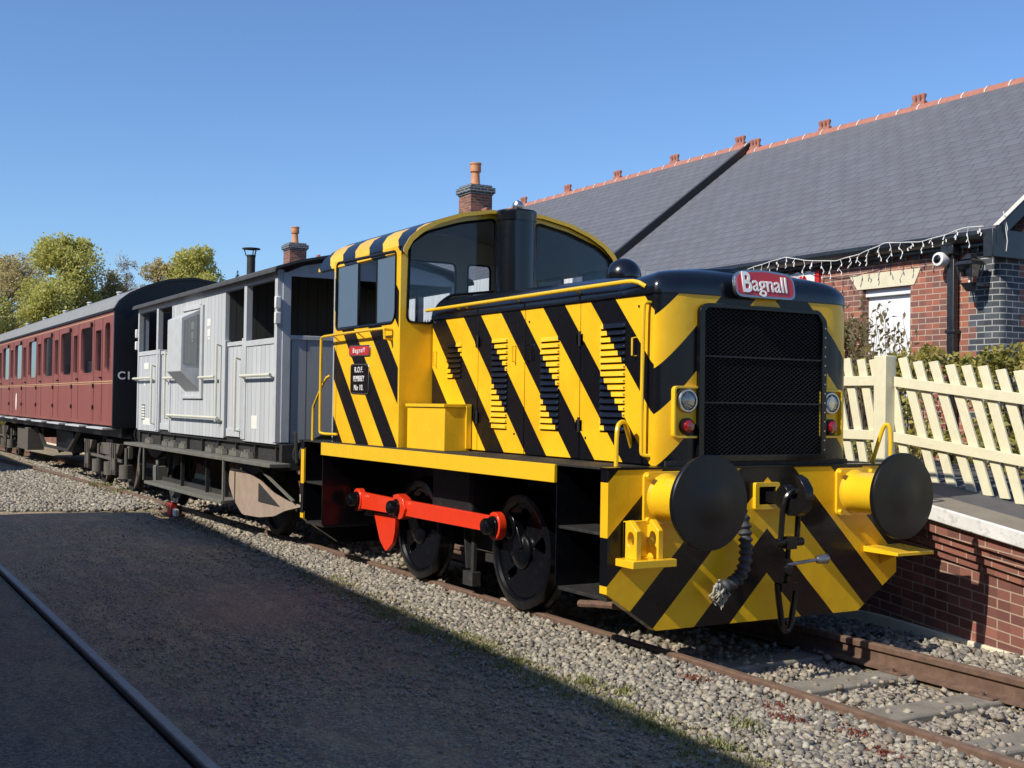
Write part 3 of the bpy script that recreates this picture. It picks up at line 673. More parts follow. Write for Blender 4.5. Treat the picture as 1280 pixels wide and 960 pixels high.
# lamp, camera, sign on the wall
lp = thing('wall_lantern', 'black glass-sided wall lantern on the blue brick corner, right of the downpipe', 'lantern', (-3.37, WY-.12, 3.3))
b_ = MB(); b_.loft([[(-3.37+sx*a, WY-.24+sy*a, z) for sx, sy in ((-1, -1), (1, -1), (1, 1), (-1, 1))] for a, z in ((.135, 3.43), (.12, 3.45), (.05, 3.53), (.03, 3.56))]); b_.build('hood', 'gutter', lp)
b_ = MB(); 
for sx, sy in ((-1, -1), (1, -1), (1, 1), (-1, 1)): b_.bar((-3.37+sx*.11, WY-.24+sy*.11, 3.43), (-3.37+sx*.075, WY-.24+sy*.075, 3.21), .016, .016)
b_.loft([[(-3.37+sx*a, WY-.24+sy*a, z) for sx, sy in ((-1, -1), (1, -1), (1, 1), (-1, 1))] for a, z in ((.08, 3.21), (.05, 3.15), (.03, 3.11))]); b_.box(-3.33, -3.27, WY-.24, WY, 3.17, 3.21); b_.build('frame', 'gutter', lp)
b_ = MB(); b_.loft([[(-3.37+sx*a, WY-.24+sy*a, z) for sx, sy in ((-1, -1), (1, -1), (1, 1), (-1, 1))] for a, z in ((.10, 3.495), (.07, 3.285))]); b_.build('glass', 'lens', lp)
b_ = MB(); b_.sphere((-3.37, WY-.24, 3.35), .05, 12); b_.cyl((-3.37, WY-.24, 3.21), (-3.37, WY-.24, 3.31), .022, 10); b_.build('bulb', 'white_paint', lp)
cc = thing('security_camera', 'white domed security camera under the gutter, left of the downpipe', 'camera', (-3.86, WY-.1, 3.55))
b_ = MB(); b_.lathe((-3.86, WY, 3.53), (.0, -1, .08), [(0, .05), (.10, .05), (.12, .085), (.20, .095), (.24, .085), (.25, .06)], 20); b_.build('housing', 'white_paint', cc)
b_ = MB(); b_.lathe((-3.86, WY-.24, 3.545), (.0, -1, .0), [(0, .062), (.012, .056), (.025, .03), (.03, .01)], 16); b_.build('lens', 'black', cc)
sg = thing('shop_sign', 'white sign board with dark red lettering and red right edge under the gutter', 'sign', (-7.2, WY-.03, 3.4))
MB().box(-8.3, -6.21, WY-.035, WY-.002, 2.95, 3.635).build('board', 'white_paint', sg, bevel=.003)
MB().box(-6.207, -6.12, WY-.037, WY-.002, 2.95, 3.635).build('red_edge', 'sign_red', sg)
text('SHOP', 'lettering', .42, 'sign_red', facing_near(-6.76, WY-.038, 3.40), sg, .003, .75, 1, .012)

# string of icicle lights along the gutter
ic = MB(); pts = []; X0, X1 = -8.4, -3.15
def cat(x):
    a = [(-8.4, 3.60), (-6.93, 3.80), (-6.56, 3.84), (-6.11, 3.745), (-5.57, 3.69), (-5.13, 3.74), (-4.69, 3.84), (-4.12, 3.79), (-3.75, 3.83), (-3.41, 3.89), (-3.15, 3.87)]
    for (xa, za), (xb, zb) in zip(a[:-1], a[1:]):
        if xa <= x <= xb: t = (x-xa)/(xb-xa); return za+(zb-za)*t
    return 3.8
n = 90
line = [(X0+(X1-X0)*i/n, EY-.13-.01*math.sin(i), cat(X0+(X1-X0)*i/n)) for i in range(n+1)]
ic.tube(line, .006, 5)
for i in range(2, n, 3):
    x, y, z = line[i]; L_ = random.choice([.08, .12, .18, .22]); p_ = [(x, y, z)]
    for q in range(3): p_.append((x+random.uniform(-.04, .04), y+random.uniform(-.02, .02), z-L_*(q+1)/3))
    ic.tube(p_, .0045, 4); 
    for q in p_[1:]: ic.cyl(q, (q[0]+random.uniform(-.02, .02), q[1]-.01, q[2]-.035), .008, 5)
for z0 in (3.85, 3.7): ic.tube([(XR+.10, EY+.05, 4.05), (XR+.12, EY+.1, z0), (XR+.09, EY+.12, z0-.12)], .007, 4)
tag(ic.build('icicle_lights', 'wire_white'), 'string of white icicle lights looped along the black gutter of the station building', 'string lights')

# ------------------------------------------------------------------ foliage
def leaves(n, centers, size, rfn, flat=0):
    V, F, C_ = [], [], []
    rr = rng
    for c_, r_, w_ in centers:
        m_ = int(n*w_); d = rr.normal(size=(m_, 3)); d /= np.linalg.norm(d, axis=1)[:, None]
        rad = rr.uniform(.25, 1, m_)**.5; P = np.array(c_)+d*rad[:, None]*np.array(r_)*(1+.25*rr.normal(size=(m_, 1))*.5)
        a = rr.normal(size=(m_, 3)); a /= np.linalg.norm(a, axis=1)[:, None]; b_ = np.cross(a, rr.normal(size=(m_, 3))); b_ /= np.linalg.norm(b_, axis=1)[:, None]
        s_ = size*rr.uniform(.6, 1.4, (m_, 1)); i0 = len(V)
        Q = np.stack([P-a*s_, P-b_*s_*.55, P+a*s_, P+b_*s_*.55], 1).reshape(-1, 3)
        V += list(map(tuple, Q)); F += [(i0+4*i, i0+4*i+1, i0+4*i+2, i0+4*i+3) for i in range(m_)]
        tone = np.clip(rr.uniform(0, 1, m_)*.6+.4*rfn(), 0, 1); C_ += [(t, 0, 0, 1) for t in np.repeat(tone, 4)]
    return V, F, C_
def tree(x, y, h, w, label, mat, n=9000, ls=.16, dens=1, base_z=-.3, blobs=26, cat='tree', crown0=.22):
    t = thing('tree', label, cat, (x, y, base_z), 'trees beyond the coaches')
    tr = MB(); tips = []
    tr.tube([(x, y, base_z), (x+.1, y, h*.25), (x-.1, y+.1, h*.55), (x, y, h*.9)], [h*.028, h*.022, h*.013, h*.004], 8)
    for i in range(22):
        z0 = h*random.uniform(.15, .75); a = random.uniform(0, 6.28); L_ = w*random.uniform(.5, 1.0)*(1.1-z0/h*.7)
        e = (x+math.cos(a)*L_, y+math.sin(a)*L_, min(h*.97, z0+L_*random.uniform(.5, 1.1)))
        mid = ((x+e[0])/2+random.uniform(-.2, .2), (y+e[1])/2, (z0+e[2])/2+random.uniform(-.1, .3))
        tr.tube([(x, y, z0), mid, e], [h*.009, h*.005, h*.002], 5); tips.append((mid, e))
        for q in range(3):
            f_ = random.uniform(.3, 1); s_ = [mid[k_]+(e[k_]-mid[k_])*f_ for k_ in range(3)]
            tr.tube([s_, (s_[0]+random.gauss(0, .4), s_[1]+random.gauss(0, .4), s_[2]+random.uniform(.3, .9))], [h*.003, h*.001], 4)
    tr.build('trunk', 'bark', t)
    cs = []
    for i in range(blobs):
        u = random.uniform(crown0, 1)
        prof = math.sin(math.pi*min(1, (u-crown0)/(1-crown0)*.72+.20))**.75
        a = random.uniform(0, 6.28); rr_ = w*prof*random.uniform(.3, .92); s_ = w*random.uniform(.20, .40)
        cs.append(((x+math.cos(a)*rr_, y+math.sin(a)*rr_, u*h-s_*.7), (s_, s_, s_*random.uniform(.8, 1.3)), 1/blobs*random.uniform(.6, 1.4)))
    cs.append(((x, y, h*.9), (w*.2, w*.2, h*.10), .05))
    V, F, C_ = leaves(int(n*dens), cs, ls, lambda: random.random())
    leafobj('crown', V, F, C_, mat, parent=t)
    return t
tree(-55, 4.45, 9.6, 2.5, 'tallest tree on the left, full of fresh yellow-green spring leaves', 'leaf_spring', 46000, .075, blobs=60, crown0=.08)
tree(-58, 2.2, 8.8, 3.1, 'broad brownish-green budding tree left of the tallest tree', 'leaf_brown', 30000, .07, blobs=50, crown0=.08)
tree(-50, .5, 6.5, 2.2, 'lower green tree at the left edge above the coach roof', 'leaf_spring', 22000, .07, blobs=36, crown0=.08)
tree(-52, 3.3, 6.9, 2.2, 'low yellow-green tree in front of the tallest tree', 'leaf_spring', 24000, .07, blobs=36, crown0=.08)
tree(-56, 6.9, 8.1, 1.9, 'smaller brownish tree just right of the tallest tree', 'leaf_brown', 17000, .065, blobs=36, crown0=.08)
tree(-58, 8.0, 9.2, 1.0, 'thin almost leafless tree between the leafy groups', 'twig_pale', 3500, .04, blobs=24, crown0=.25)
tree(-56, 9.2, 8.9, 1.5, 'slim brownish tree beside the right-hand green tree', 'leaf_brown', 14000, .06, blobs=30, crown0=.2)
tree(-55, 10.8, 9.6, 2.2, 'green spring tree standing behind the black coach end', 'leaf_spring', 30000, .07, blobs=44, crown0=.2)
tree(-55, 13.0, 8.5, .7, 'small dark evergreen tip left of the brake van stovepipe', 'leaf_dark', 6000, .06, blobs=16, crown0=.2)

def bush(name, x0, x1, y0, y1, z0, z1, n, mat, size, label, cat, blobs=60, top=None):
    t = thing(name, label, cat, ((x0+x1)/2, (y0+y1)/2, z0)); cs = []
    st_ = MB()
    for i in range(blobs):
        x = random.uniform(x0, x1); y = random.uniform(y0, y1); s_ = random.uniform(.12, .24); zt = (top(x) if top else z1)-s_*.8
        z = random.uniform(z0+.15, zt) if i % 2 else zt-random.uniform(0, .12)
        cs.append(((x, y, z), (s_, s_, s_), 1/blobs))
        if i % 3 == 0: st_.tube([(x+random.uniform(-.1, .1), y, z0), (x, y, z)], [.012, .005], 4)
    V, F, C_ = leaves(n, cs, size, lambda: random.random()); leafobj('foliage', V, F, C_, mat, parent=t); st_.build('stems', 'hedge_stem', t); return t
bush('hedge', -3.75, 1.2, 4.6, 5.4, 1.0, 2.36, 15000, 'leaf_hedge', .035, 'clipped yellow-green hedge behind the cream fence, below the lantern', 'hedge', 150)
bush('shrub', -5.6, -4.75, 5.2, 5.9, 1.0, 2.75, 7000, 'leaf_bush', .032, 'loose brown-leaved shrub growing in front of the white door', 'shrub', 70, top=lambda x: 2.86-.22*max(0, x+4.4))
tw = thing('climbing_sprigs', 'thin leafy sprigs standing in front of the white door above the shrub', 'shrub', (-4.5, 5.7, 1.0))
b_ = MB(); V, F, C_ = [], [], []
for i in range(46):
    x = random.uniform(-4.85, -3.75); y = random.uniform(5.4, 5.8); zt = random.uniform(2.3, 3.08); p_ = [(x, y, 1), (x+.05, y, 2.2), (x+random.uniform(-.2, .2), y, zt)]; b_.tube(p_, [.009, .006, .002], 4)
    for q in range(30):
        f_ = random.random()**1.6; px = p_[1][0]+(p_[2][0]-p_[1][0])*f_+random.gauss(0, .05); pz = 1.7+(zt-1.7)*f_; py = y+random.gauss(0, .03)
        a = random.uniform(0, 3.14); s_ = random.uniform(.03, .055); k0 = len(V)
        V += [(px, py, pz), (px+s_*math.cos(a)+s_*.3, py+.01, pz+s_*math.sin(a)), (px+2*s_*math.cos(a), py, pz+2*s_*math.sin(a)), (px+s_*math.cos(a)-s_*.3, py-.01, pz+s_*math.sin(a)+s_*.3)]; F.append((k0, k0+1, k0+2, k0+3)); C_ += [(random.random()*.5, 0, 0, 1)]*4
b_.build('stems', 'hedge_stem', tw); leafobj('foliage', V, F, C_, 'leaf_bush', parent=tw)
bush('low_plants', -5.5, 1.4, 3.7, 4.5, 1.0, 1.55, 4500, 'leaf_hedge', .03, 'low green plants in a bed at the foot of the hedge', 'plants', 70)

# buildings behind the camera that throw the shade over the yard
def shed(label, pts, h, x_split=None):
    (xa, ya), (xb, yb) = pts
    t = thing('goods_shed', label, 'building', ((xa+xb)/2, (ya+yb)/2-4, GZ-.1)); dx, dy = xb-xa, yb-ya; L_ = math.hypot(dx, dy); ux, uy = dx/L_, dy/L_; nx_, ny_ = uy, -ux   # away from track
    P = lambda s_, d, z: (xa+ux*s_+nx_*d, ya+uy*s_+ny_*d, z)
    hs = []; x = 2.5
    while x < L_-3: hs.append(hole(x, x+1.4, 1.4, 3.4)); x += 4
    MB().prism([(.2, -.3), (L_-.2, -.3), (L_-.2, h-.05), (.2, h-.05)], lambda u, v, w: P(u, w, v), .35, .65, hs).build('wall', 'brick_plain', t, smooth=0)
    for hh in hs:
        w_ = MB().prism(hh, lambda u, v, w: P(u, w, v), .45, .5, [hole(hh[0][0]+.08+q*.43, hh[0][0]+.43+q*.43, 1.48, 3.32) for q in range(3)]).build('window', 'white_paint', t)
        MB().prism(hh, lambda u, v, w: P(u, w, v), .502, .51).build('pane', 'coach_glass', w_)
    for s_ in (.2, L_-.5): MB().prism([(.652, -.3), (8, -.3), (8, h-.05), (4.3, h+2.4), (.652, h-.05)], lambda u, v, w: P(w, u, v), s_, s_+.3).build('gable_wall', 'brick_plain', t, smooth=0)
    MB().prism([(0, h), (4.3, h+2.75), (8.6, h), (8.6, h-.1), (4.3, h+2.6), (0, h-.1)], lambda u, v, w: P(w, u, v), 0, L_).build('roof', 'slate_dark', t, smooth=0)
    MB().prism([(.7, -.3), (L_-.7, -.3), (L_-.7, h-.05), (.7, h-.05)], lambda u, v, w: P(u, w, v), 7.9, 8.2).build('wall', 'brick_plain', t, smooth=0)
shed('long brick shed behind the camera that shades the yard', [(-12.06, -7.40), (15.5, -9.03)], 5.35)
shed('second brick shed further down the line on the near side', [(-62, -7.0), (-23.7, -7.6)], 5.35)

# ================================================================== LOCOMOTIVE
loco = thing('shunting_locomotive', 'yellow and black striped diesel shunting locomotive with big black buffers and red coupling rod', 'locomotive', (-2.85, 0, 0))
FT = 1.25
L = loco
MB().box(-5.70, -.045, -1.325, 1.325, FT-.012, FT).build('footplate', 'black_grime', L)
for s in (-1, 1):
    MB().box(-5.13, -.64, s*1.33-.012, s*1.33+.012, FT-.132, FT-.004).build('valance', 'yellow', L, bevel=.002)
    for x in (-.64, -5.13):
        MB().box(x-.012, x, s*1.318, s*.56, .40, FT-.013).build('end_plate', 'black', L)
    for (xa, xb) in ((-.64, -.045), (-5.66, -5.142)):
        MB().box(xa, xb, min(s*1.30, s*.75), max(s*1.30, s*.75), .375, .40).build('step', 'black_grime', L, bevel=.003)
        MB().box(xa, xb, min(s*1.30, s*.98), max(s*1.30, s*.98), .80, .82).build('step', 'black_grime', L, bevel=.003)
        MB().box(xa, xb, min(s*.76, s*.74), max(s*.76, s*.74), .40, FT-.013).build('step_back', 'black', L)
beamP = [(-1.33, FT-.012), (-1.33, .43), (-.93, .165), (.93, .165), (1.33, .43), (1.33, FT-.012)]
for x, nm in ((-.04, 'buffer_beam'), (-5.74, 'buffer_beam')):
    e = MB().prism(beamP, YZ, x-.045 if x > -1 else x, x+.04 if x > -1 else x+.085).build(nm, 'stripe_front', L, bevel=.002)
    MB().prism([(y*.985, z-(.010 if z < 1 else .002)) for y, z in beamP], YZ, *((x-.05, x-.0455) if x > -1 else (x+.0855, x+.09))).build('beam_back', 'black', e)
    MB().box(x-.05, x+.046, -1.335, 1.335, FT-.011, FT+.004).build('beam_top_lip', 'black', e, bevel=.002)
# frame and under-gear
MB().box(-5.69, -.05, -.56, .56, .34, FT-.014).build('frame', 'black_matt', L)
MB().box(-3.3, -2.55, -.98, -.57, .62, 1.10).build('air_tank', 'black_matt', L, bevel=.03)
MB().box(-5.0, -4.1, .60, 1.05, .5, 1.1).build('fuel_tank', 'black_matt', L, bevel=.03)
bh = MB(); bh.bar((-2.98, -.80, .75), (-2.86, -.82, .22), .05, .03); bh.bar((-2.80, -.80, .72), (-2.78, -.82, .15), .05, .03); bh.box(-2.9, -2.72, -.86, -.78, .08, .20)
bh.build('brake_hanger', 'van_frame', L)
MB().bar((-2.72, -.72, .33), (-2.35, -.72, .33), .03, .07).build('brake_rod', 'van_frame', L)
MB().tube([(-1.12, -.80, .17), (-.95, -.78, .19), (-.3, -.72, .25)], .028, 8).build('pipe', 'rust', L)
# wheels
def wheel(x, y, s, r, mat='black'):
    w = MB(); w.lathe((x, y, r), (0, s, 0), [(-.06, r+.028), (-.035, r+.028), (-.02, r), (.075, r-.004), (.08, r-.012), (.08, r-.07), (.06, r-.085), (.0, r-.085), (-.06, r-.085)], 48)
    t = w.build('wheel', mat, L)
    holes = []
    for q in range(5):
        a0 = 2*math.pi*q/5+.25
        if q in (4,): continue
        P = [(x+math.cos(a0+da)*rr, r+math.sin(a0+da)*rr) for rr, da in ((.17, -.09), (r-.14, -.23), (r-.12, 0), (r-.14, .23), (.17, .09))]
        holes.append(rounded(P, .03))
    C_ = [(x+math.cos(2*math.pi*i/48)*(r-.084), r+math.sin(2*math.pi*i/48)*(r-.084)) for i in range(48)]
    MB().prism(C_, XZ, y+s*.015, y+s*.045, holes).build('wheel_web', mat, t, smooth=.7, bevel=.004)
    MB().lathe((x, y, r), (0, s, 0), [(.04, .15), (.075, .145), (.095, .12), (.10, .06), (.11, .055), (.112, .001)], 32).build('hub', mat, t)
    cr = MB(); cr.bar((x, y+s*.085, r), (x-.10*1, y+s*.085, r+.20), .19, .07, (0, 1, 0)); cr.cyl((x-.10, y+s*.04, r+.20), (x-.10, y+s*.14, r+.20), .105, 20)
    cr.build('crank', mat, t, bevel=.008)
    MB().prism([(x+.02+math.cos(a)*(r-.1), r+math.sin(a)*(r-.1)) for a in np.linspace(-2.3, -.1, 14)]+[(x+.1, r-.08)], XZ, y+s*.046, y+s*.062).build('balance_weight', mat, t)
for s in (-1, 1):
    for x in (-1.95, -3.86): wheel(x, s*.76, s, .47)
for x in (-1.95, -3.86): MB().cyl((x, -.75, .47), (x, .75, .47), .07, 12).build('axle', 'black_matt', L)
for s in (-1, 1):
    y = s*.99
    b_ = MB(); b_.prism([(-4.93, .585), (-4.93, .755), (-3.97, .745), (-3.97, .60)], XZ, y-.02, y+.02)
    b_.prism([(-3.86, .60), (-3.86, .75), (-2.12, .745), (-2.12, .61)], XZ, y-.02, y+.02)
    b_.prism([(-4.93+.105*math.cos(a), .67+.115*math.sin(a)) for a in np.linspace(0, 6.28, 22)[:-1]], XZ, y-.034, y+.034)
    b_.prism([(-2.07+.105*math.cos(a), .67+.115*math.sin(a)) for a in np.linspace(0, 6.28, 22)[:-1]], XZ, y-.034, y+.034)
    b_.prism([(-4.02, .585), (-4.02, .78), (-3.92, .80), (-3.80, .76), (-3.75, .67), (-3.80, .585), (-3.88, .56)], XZ, y-.045, y+.045)
    b_.build('coupling_rod', 'red_rod', L, bevel=.006)
    for x in (-4.93, -3.94, -2.07):
        MB().lathe((x, y+s*.03, .67), (0, s, 0), [(0, .085), (.022, .082), (.024, .068), (.085, .066), (.10, .055), (.105, .001)], 20).build('crank_pin', 'black', L)
    MB().lathe((-4.93, s*.6, .62), (0, s, 0), [(0, .13), (.3, .12), (.36, .11), (.37, .001)], 20).build('jackshaft', 'black', L)
    MB().prism(rounded([(-4.68, .56), (-4.16, .56), (-4.17, .42), (-4.22, .30), (-4.38, .20), (-4.52, .29), (-4.60, .42)], .03), XZ, s*.92-.02, s*.92+.02).build('balance_weight', 'red_rod', L)
# buffers
def buffer(y, near):
    e = MB().prism(rrect(y-.185, y+.185, 1.05-.175, 1.05+.175, .04), YZ, .0, .022).build('buffer', 'yellow', L, bevel=.003)
    b_ = MB(); b_.lathe((.02, y, 1.05), (1, 0, 0), [(0, .165), (.02, .148), (.25, .148), (.30, .155), (.32, .155), (.325, .12)], 36); b_.build('buffer_sleeve', 'yellow', e)
    b_ = MB(); b_.lathe((.34, y, 1.05), (1, 0, 0), [(0, .11), (.10, .11), (.105, .30), (.11, .305), (.135, .305), (.142, .30), (.150, .20), (.153, .115), (.156, .105), (.157, .001)], 64); b_.build('buffer_head', 'buffer_face', e, smooth=.5)
    for a in (-1, 1):
        for c_ in (-1, 1): MB().cyl((.022, y+a*.155, 1.05+c_*.145), (.05, y+a*.155, 1.05+c_*.145), .022, 6).build('bolt', 'yellow', e)
    return e
buffer(-.87, 1); buffer(.87, 0)
for y in (-.87, .87):
    e = MB().prism(rrect(y-.185, y+.185, .875, 1.225, .04), YZ, -5.762, -5.74).build('buffer', 'yellow', L, bevel=.003)
    MB().lathe((-5.76, y, 1.05), (-1, 0, 0), [(0, .165), (.02, .148), (.30, .15), (.32, .12), (.33, .12)], 30).build('buffer_sleeve', 'yellow', e)
    MB().lathe((-6.08, y, 1.05), (-1, 0, 0), [(0, .11), (.06, .11), (.065, .25), (.10, .25), (.12, .1), (.122, .001)], 40).build('buffer_head', 'buffer_face', e)
# towing bracket on the near side, step on the far side
b_ = MB(); yb = -1.085
b_.box(.0, .20, yb-.18, yb+.17, .615, .665)
prof = [(0, .665), (0, .90), (.07, .915), (.15, .85), (.15, .665)]
for yy in (yb-.10, yb+.075):
    hl = [(.085+.038*math.cos(a), .79+.05*math.sin(a)) for a in np.linspace(0, 6.28, 17)[:-1]]
    b_.prism(prof, lambda u, v, w: (u, w, v), yy-.02, yy+.02, [hl])
b_.box(.0, .03, yb-.12, yb+.10, .665, .905)
b_.build('towing_bracket', 'yellow', L, bevel=.004)
b_ = MB(); b_.prism([(0, .645), (.33, .625), (.33, .60), (.0, .60)], lambda u, v, w: (u, w, v), .98, 1.36); b_.prism([(.0, .60), (.20, .60), (0, .5)], lambda u, v, w: (u, w, v), 1.15, 1.17); b_.build('front_step', 'yellow', L, bevel=.004)
# drawbar plate, hook, shackle and screw coupling
b_ = MB(); b_.prism(rrect(-.10, .125, .945, 1.135, .015), YZ, 0, .03, [rrect(-.065, .09, .98, 1.105, .01)]); b_.build('drawbar_plate', 'yellow', L, bevel=.003)
MB().box(-.01, .012, -.064, .089, .981, 1.104).build('drawbar_slot', 'grille_dark', L)
hk = [(.0, 1.075), (.14, 1.075), (.17, 1.09), (.205, 1.14), (.24, 1.185), (.30, 1.19), (.27, 1.16), (.262, 1.12), (.275, 1.075), (.315, 1.06), (.345, 1.085), (.35, 1.13), (.34, 1.17), (.385, 1.145), (.41, 1.08), (.40, 1.0), (.35, .94), (.27, .925), (.20, .95), (.15, .995), (0, 1.01)]
# the hook's mouth opens upwards, with its tip standing in front
hk = [(.0, 1.07), (.12, 1.08), (.16, 1.12), (.20, 1.13), (.235, 1.10), (.25, 1.05), (.29, 1.03), (.33, 1.05), (.345, 1.10), (.325, 1.16), (.30, 1.205), (.36, 1.18), (.41, 1.12), (.42, 1.04), (.39, .97), (.33, .925), (.25, .92), (.18, .95), (.12, .99), (0, 1.0)]
MB().prism(hk, lambda u, v, w: (u, w, v), .00, .075).build('coupling_hook', 'chain_black', L, bevel=.02)
b_ = MB(); cy = .035
b_.tube([(.22, cy-.075, .74), (.24, cy-.072, 1.02), (.27, cy-.03, 1.09), (.27, cy+.03, 1.09), (.24, cy+.072, 1.02), (.22, cy+.075, .74)], .020, 8, 1)
b_.build('coupling_link', 'chain_black', L)
b_ = MB(); b_.cyl((.22, cy-.12, .735), (.22, cy+.12, .735), .030, 12); b_.box(.18, .26, cy-.04, cy+.04, .69, .775); b_.cyl((.22, cy, .74), (.20, cy, .45), .018, 10); b_.lathe((.215, cy, .50), (0, 0, 1), [(0, .02), (.02, .035), (.06, .035), (.08, .02)], 12)
b_.build('coupling_screw', 'chain_black', L)
b_ = MB(); b_.cyl((.22, cy-.01, .58), (.24, cy+.26, .605), .013, 8); b_.lathe((.24, cy+.24, .603), (.05, 1, .06), [(0, .02), (.01, .028), (.09, .038), (.10, .03)], 12)
b_.build('coupling_lever', 'steel', L)
b_ = MB(); b_.box(.17, .24, cy-.08, cy+.08, .40, .455); b_.tube([(.205, cy-.085, .45), (.205, cy-.075, .36), (.205, cy-.05, .22), (.205, cy-.04, .15), (.205, cy, .115), (.205, cy+.04, .15), (.205, cy+.05, .22), (.205, cy+.075, .36), (.205, cy+.085, .45)], .022, 8, 2)
b_.build('coupling_shackle', 'chain_black', L)
# brake hose with ribs and frayed cloth end
path = [(.04, -.27, .98), (.10, -.27, .90), (.13, -.27, .75), (.14, -.28, .60), (.14, -.33, .50), (.14, -.42, .46), (.14, -.50, .44)]
P = [Vector(p) for p in path]
for _ in range(3):
    Q = [P[0]]
    for a, c_ in zip(P[:-1], P[1:]): Q += [a*.75+c_*.25, a*.25+c_*.75]
    P = Q+[P[-1]]
dense = []
for a, c_ in zip(P[:-1], P[1:]):
    m_ = max(1, int((c_-a).length/.006))
    for i in range(m_): dense.append(a+(c_-a)*i/m_)
b_ = MB(); b_.tube(dense, [.043+.008*math.sin(i*.9) for i in range(len(dense))], 10); b_.build('brake_hose', 'hose_grey', L)
b_ = MB()
for i in range(26):
    a = random.uniform(0, 6.28); p0 = (.14+random.gauss(0, .012), -.50+random.gauss(0, .015), .45+random.gauss(0, .02)); l_ = random.uniform(.03, .14)
    b_.tube([p0, (p0[0]+random.gauss(0, .02), p0[1]+random.gauss(0, .03), p0[2]-l_*.5), (p0[0]+random.gauss(0, .015), p0[1]+random.gauss(0, .02)-.01, p0[2]-l_)], [.009, .007, .003], 5)
b_.build('frayed_hose_end', 'cloth_frayed', L)
# grab rails on the beam
MB().tube([(-.21, -1.12, FT-.01), (-.21, -1.12, 1.48), (-.23, -1.09, 1.54), (-.29, -1.00, 1.555), (-.33, -.95, 1.50), (-.45, -.78, FT-.01)], .016, 10, 2).build('grab_rail', 'yellow', L)
MB().tube([(-.01, 1.27, FT-.01), (-.01, 1.27, 1.48), (-.02, 1.26, 1.545), (-.05, 1.25, 1.545), (-.07, 1.24, 1.50), (-.15, 1.22, FT-.01)], .016, 10, 2).build('grab_rail', 'yellow', L)

# ---- bonnet
BY = .88
bx = [(-3.53, -2.645), (-2.635, -1.855), (-1.845, -1.045), (-1.035, -.14)]
MB().box(-3.54, -.16, -BY+.03, BY-.03, FT+.0005, 2.43).build('bonnet_body', 'black_matt', L)
lou = [(-3.22, -2.94, 1.88, 2.20), (-2.40, -2.12, 1.45, 2.21), (-1.60, -1.32, 1.46, 2.19), (-.77, -.45, 1.47, 2.25)]
for s in (-1, 1):
    for i, (xa, xb) in enumerate(bx):
        d = MB().box(xa, xb, min(s*BY, s*(BY-.028)), max(s*BY, s*(BY-.028)), FT+.012, 2.425).build('bonnet_door', 'stripe_side', L, bevel=.003)
        x0, x1, z0, z1 = lou[i]; b_ = MB(); n = int(round((z1-z0)/.0475))
        for k in range(n):
            z = z1-k*(z1-z0)/n; hh = (z1-z0)/n
            ya, yb2 = s*(BY-.001), s*(BY+.018); sb = MB() if k == 0 else sb; sb.box(x0+.006, x1-.006, *sorted((s*(BY-.001), s*(BY+.0015))), z-hh*.99, z-hh*.80)
            b_.loft([[(x0+.0, ya, z), (x0+.012, yb2, z-hh*.72), (x0+.012, yb2, z-hh*.80), (x0, ya, z-hh*.80)], [(x1, ya, z), (x1-.012, yb2, z-hh*.72), (x1-.012, yb2, z-hh*.80), (x1, ya, z-hh*.80)]])
        b_.build('louvres', 'stripe_side', d, smooth=.3); sb.build('louvre_slot_shade', 'grille_dark', d)  # black strips stand in for the shadow line under each slat
        if i: 
            glints = MB()
            for k in range(n): glints.sphere((x1-.008, s*(BY+.013), z1-(k+.45)*(z1-z0)/n), .0055, 6)
            glints.build('louvre_glints', 'silver', d)  # silver beads put in for the glints at the slat ends
        hx = [(-3.44, 1), (-1.99, 1), (-1.78, 1), (-.33, 1)][i][0]
        MB().tube([(hx, s*BY, 2.135), (hx, s*(BY+.035), 2.13), (hx, s*(BY+.035), 2.01), (hx, s*BY, 2.005)], .007, 6).build('door_handle', 'yellow' if i in (0, 3) else 'stripe_side', d)
        if i == 2: MB().box(hx-.0, hx+.085, min(s*(BY+.004), s*(BY-.01)), max(s*(BY+.004), s*(BY-.01)), 2.00, 2.14).build('latch_plate', 'black', d, bevel=.015)
        for zc in (2.20, 1.55) if i in (0, 1) else (2.16, 1.52):
            hx2 = xb if i in (0, 2) else xa
            MB().box(hx2-.05, hx2+.05, min(s*(BY+.004), s*(BY-.002)), max(s*(BY+.004), s*(BY-.002)), zc-.05, zc+.03).build('hinge', 'stripe_side', d, bevel=.001)
            MB().cyl((hx2, s*(BY+.006), zc-.06), (hx2, s*(BY+.006), zc+.05), .009, 8).build('hinge_pin', 'black_matt', d)
    for zz in (1.30,):
        pass
    # door bolts
    b_ = MB()
    for (x, z) in [(-1.95, 2.30), (-1.78, 2.32), (-2.55, 1.40), (-1.70, 1.45), (-.95, 1.42), (-.30, 2.35), (-2.0, 1.42)]: b_.cyl((x, s*BY, z), (x, s*(BY+.006), z), .009, 8)
    b_.build('bolts', 'black_matt', L)
def section(x, top, hw, sh, dz=0):
    """half profile mirrored: flat side skirt, rounded shoulder, gentle crown"""
    hs = [(hw, 2.43), (hw, 2.455), (hw-.01, 2.49+sh*.2), (hw-.05, 2.535+sh*.45), (hw-.12, 2.57+sh*.7), (hw-.22, top-.045+dz), (hw*.45, top-.012+dz), (0, top+dz)]
    return [(x, -y, z) for y, z in hs]+[(x, y, z) for y, z in reversed(hs[:-1])]
b_ = MB(); b_.loft([section(x, t, .89, s_) for x, t, s_ in ((-3.545, 2.70, .07), (-2.5, 2.68, .07), (-.9, 2.62, .04), (-.50, 2.57, .0))]); b_.build('bonnet_top', 'bonnet_black', L, smooth=.7)
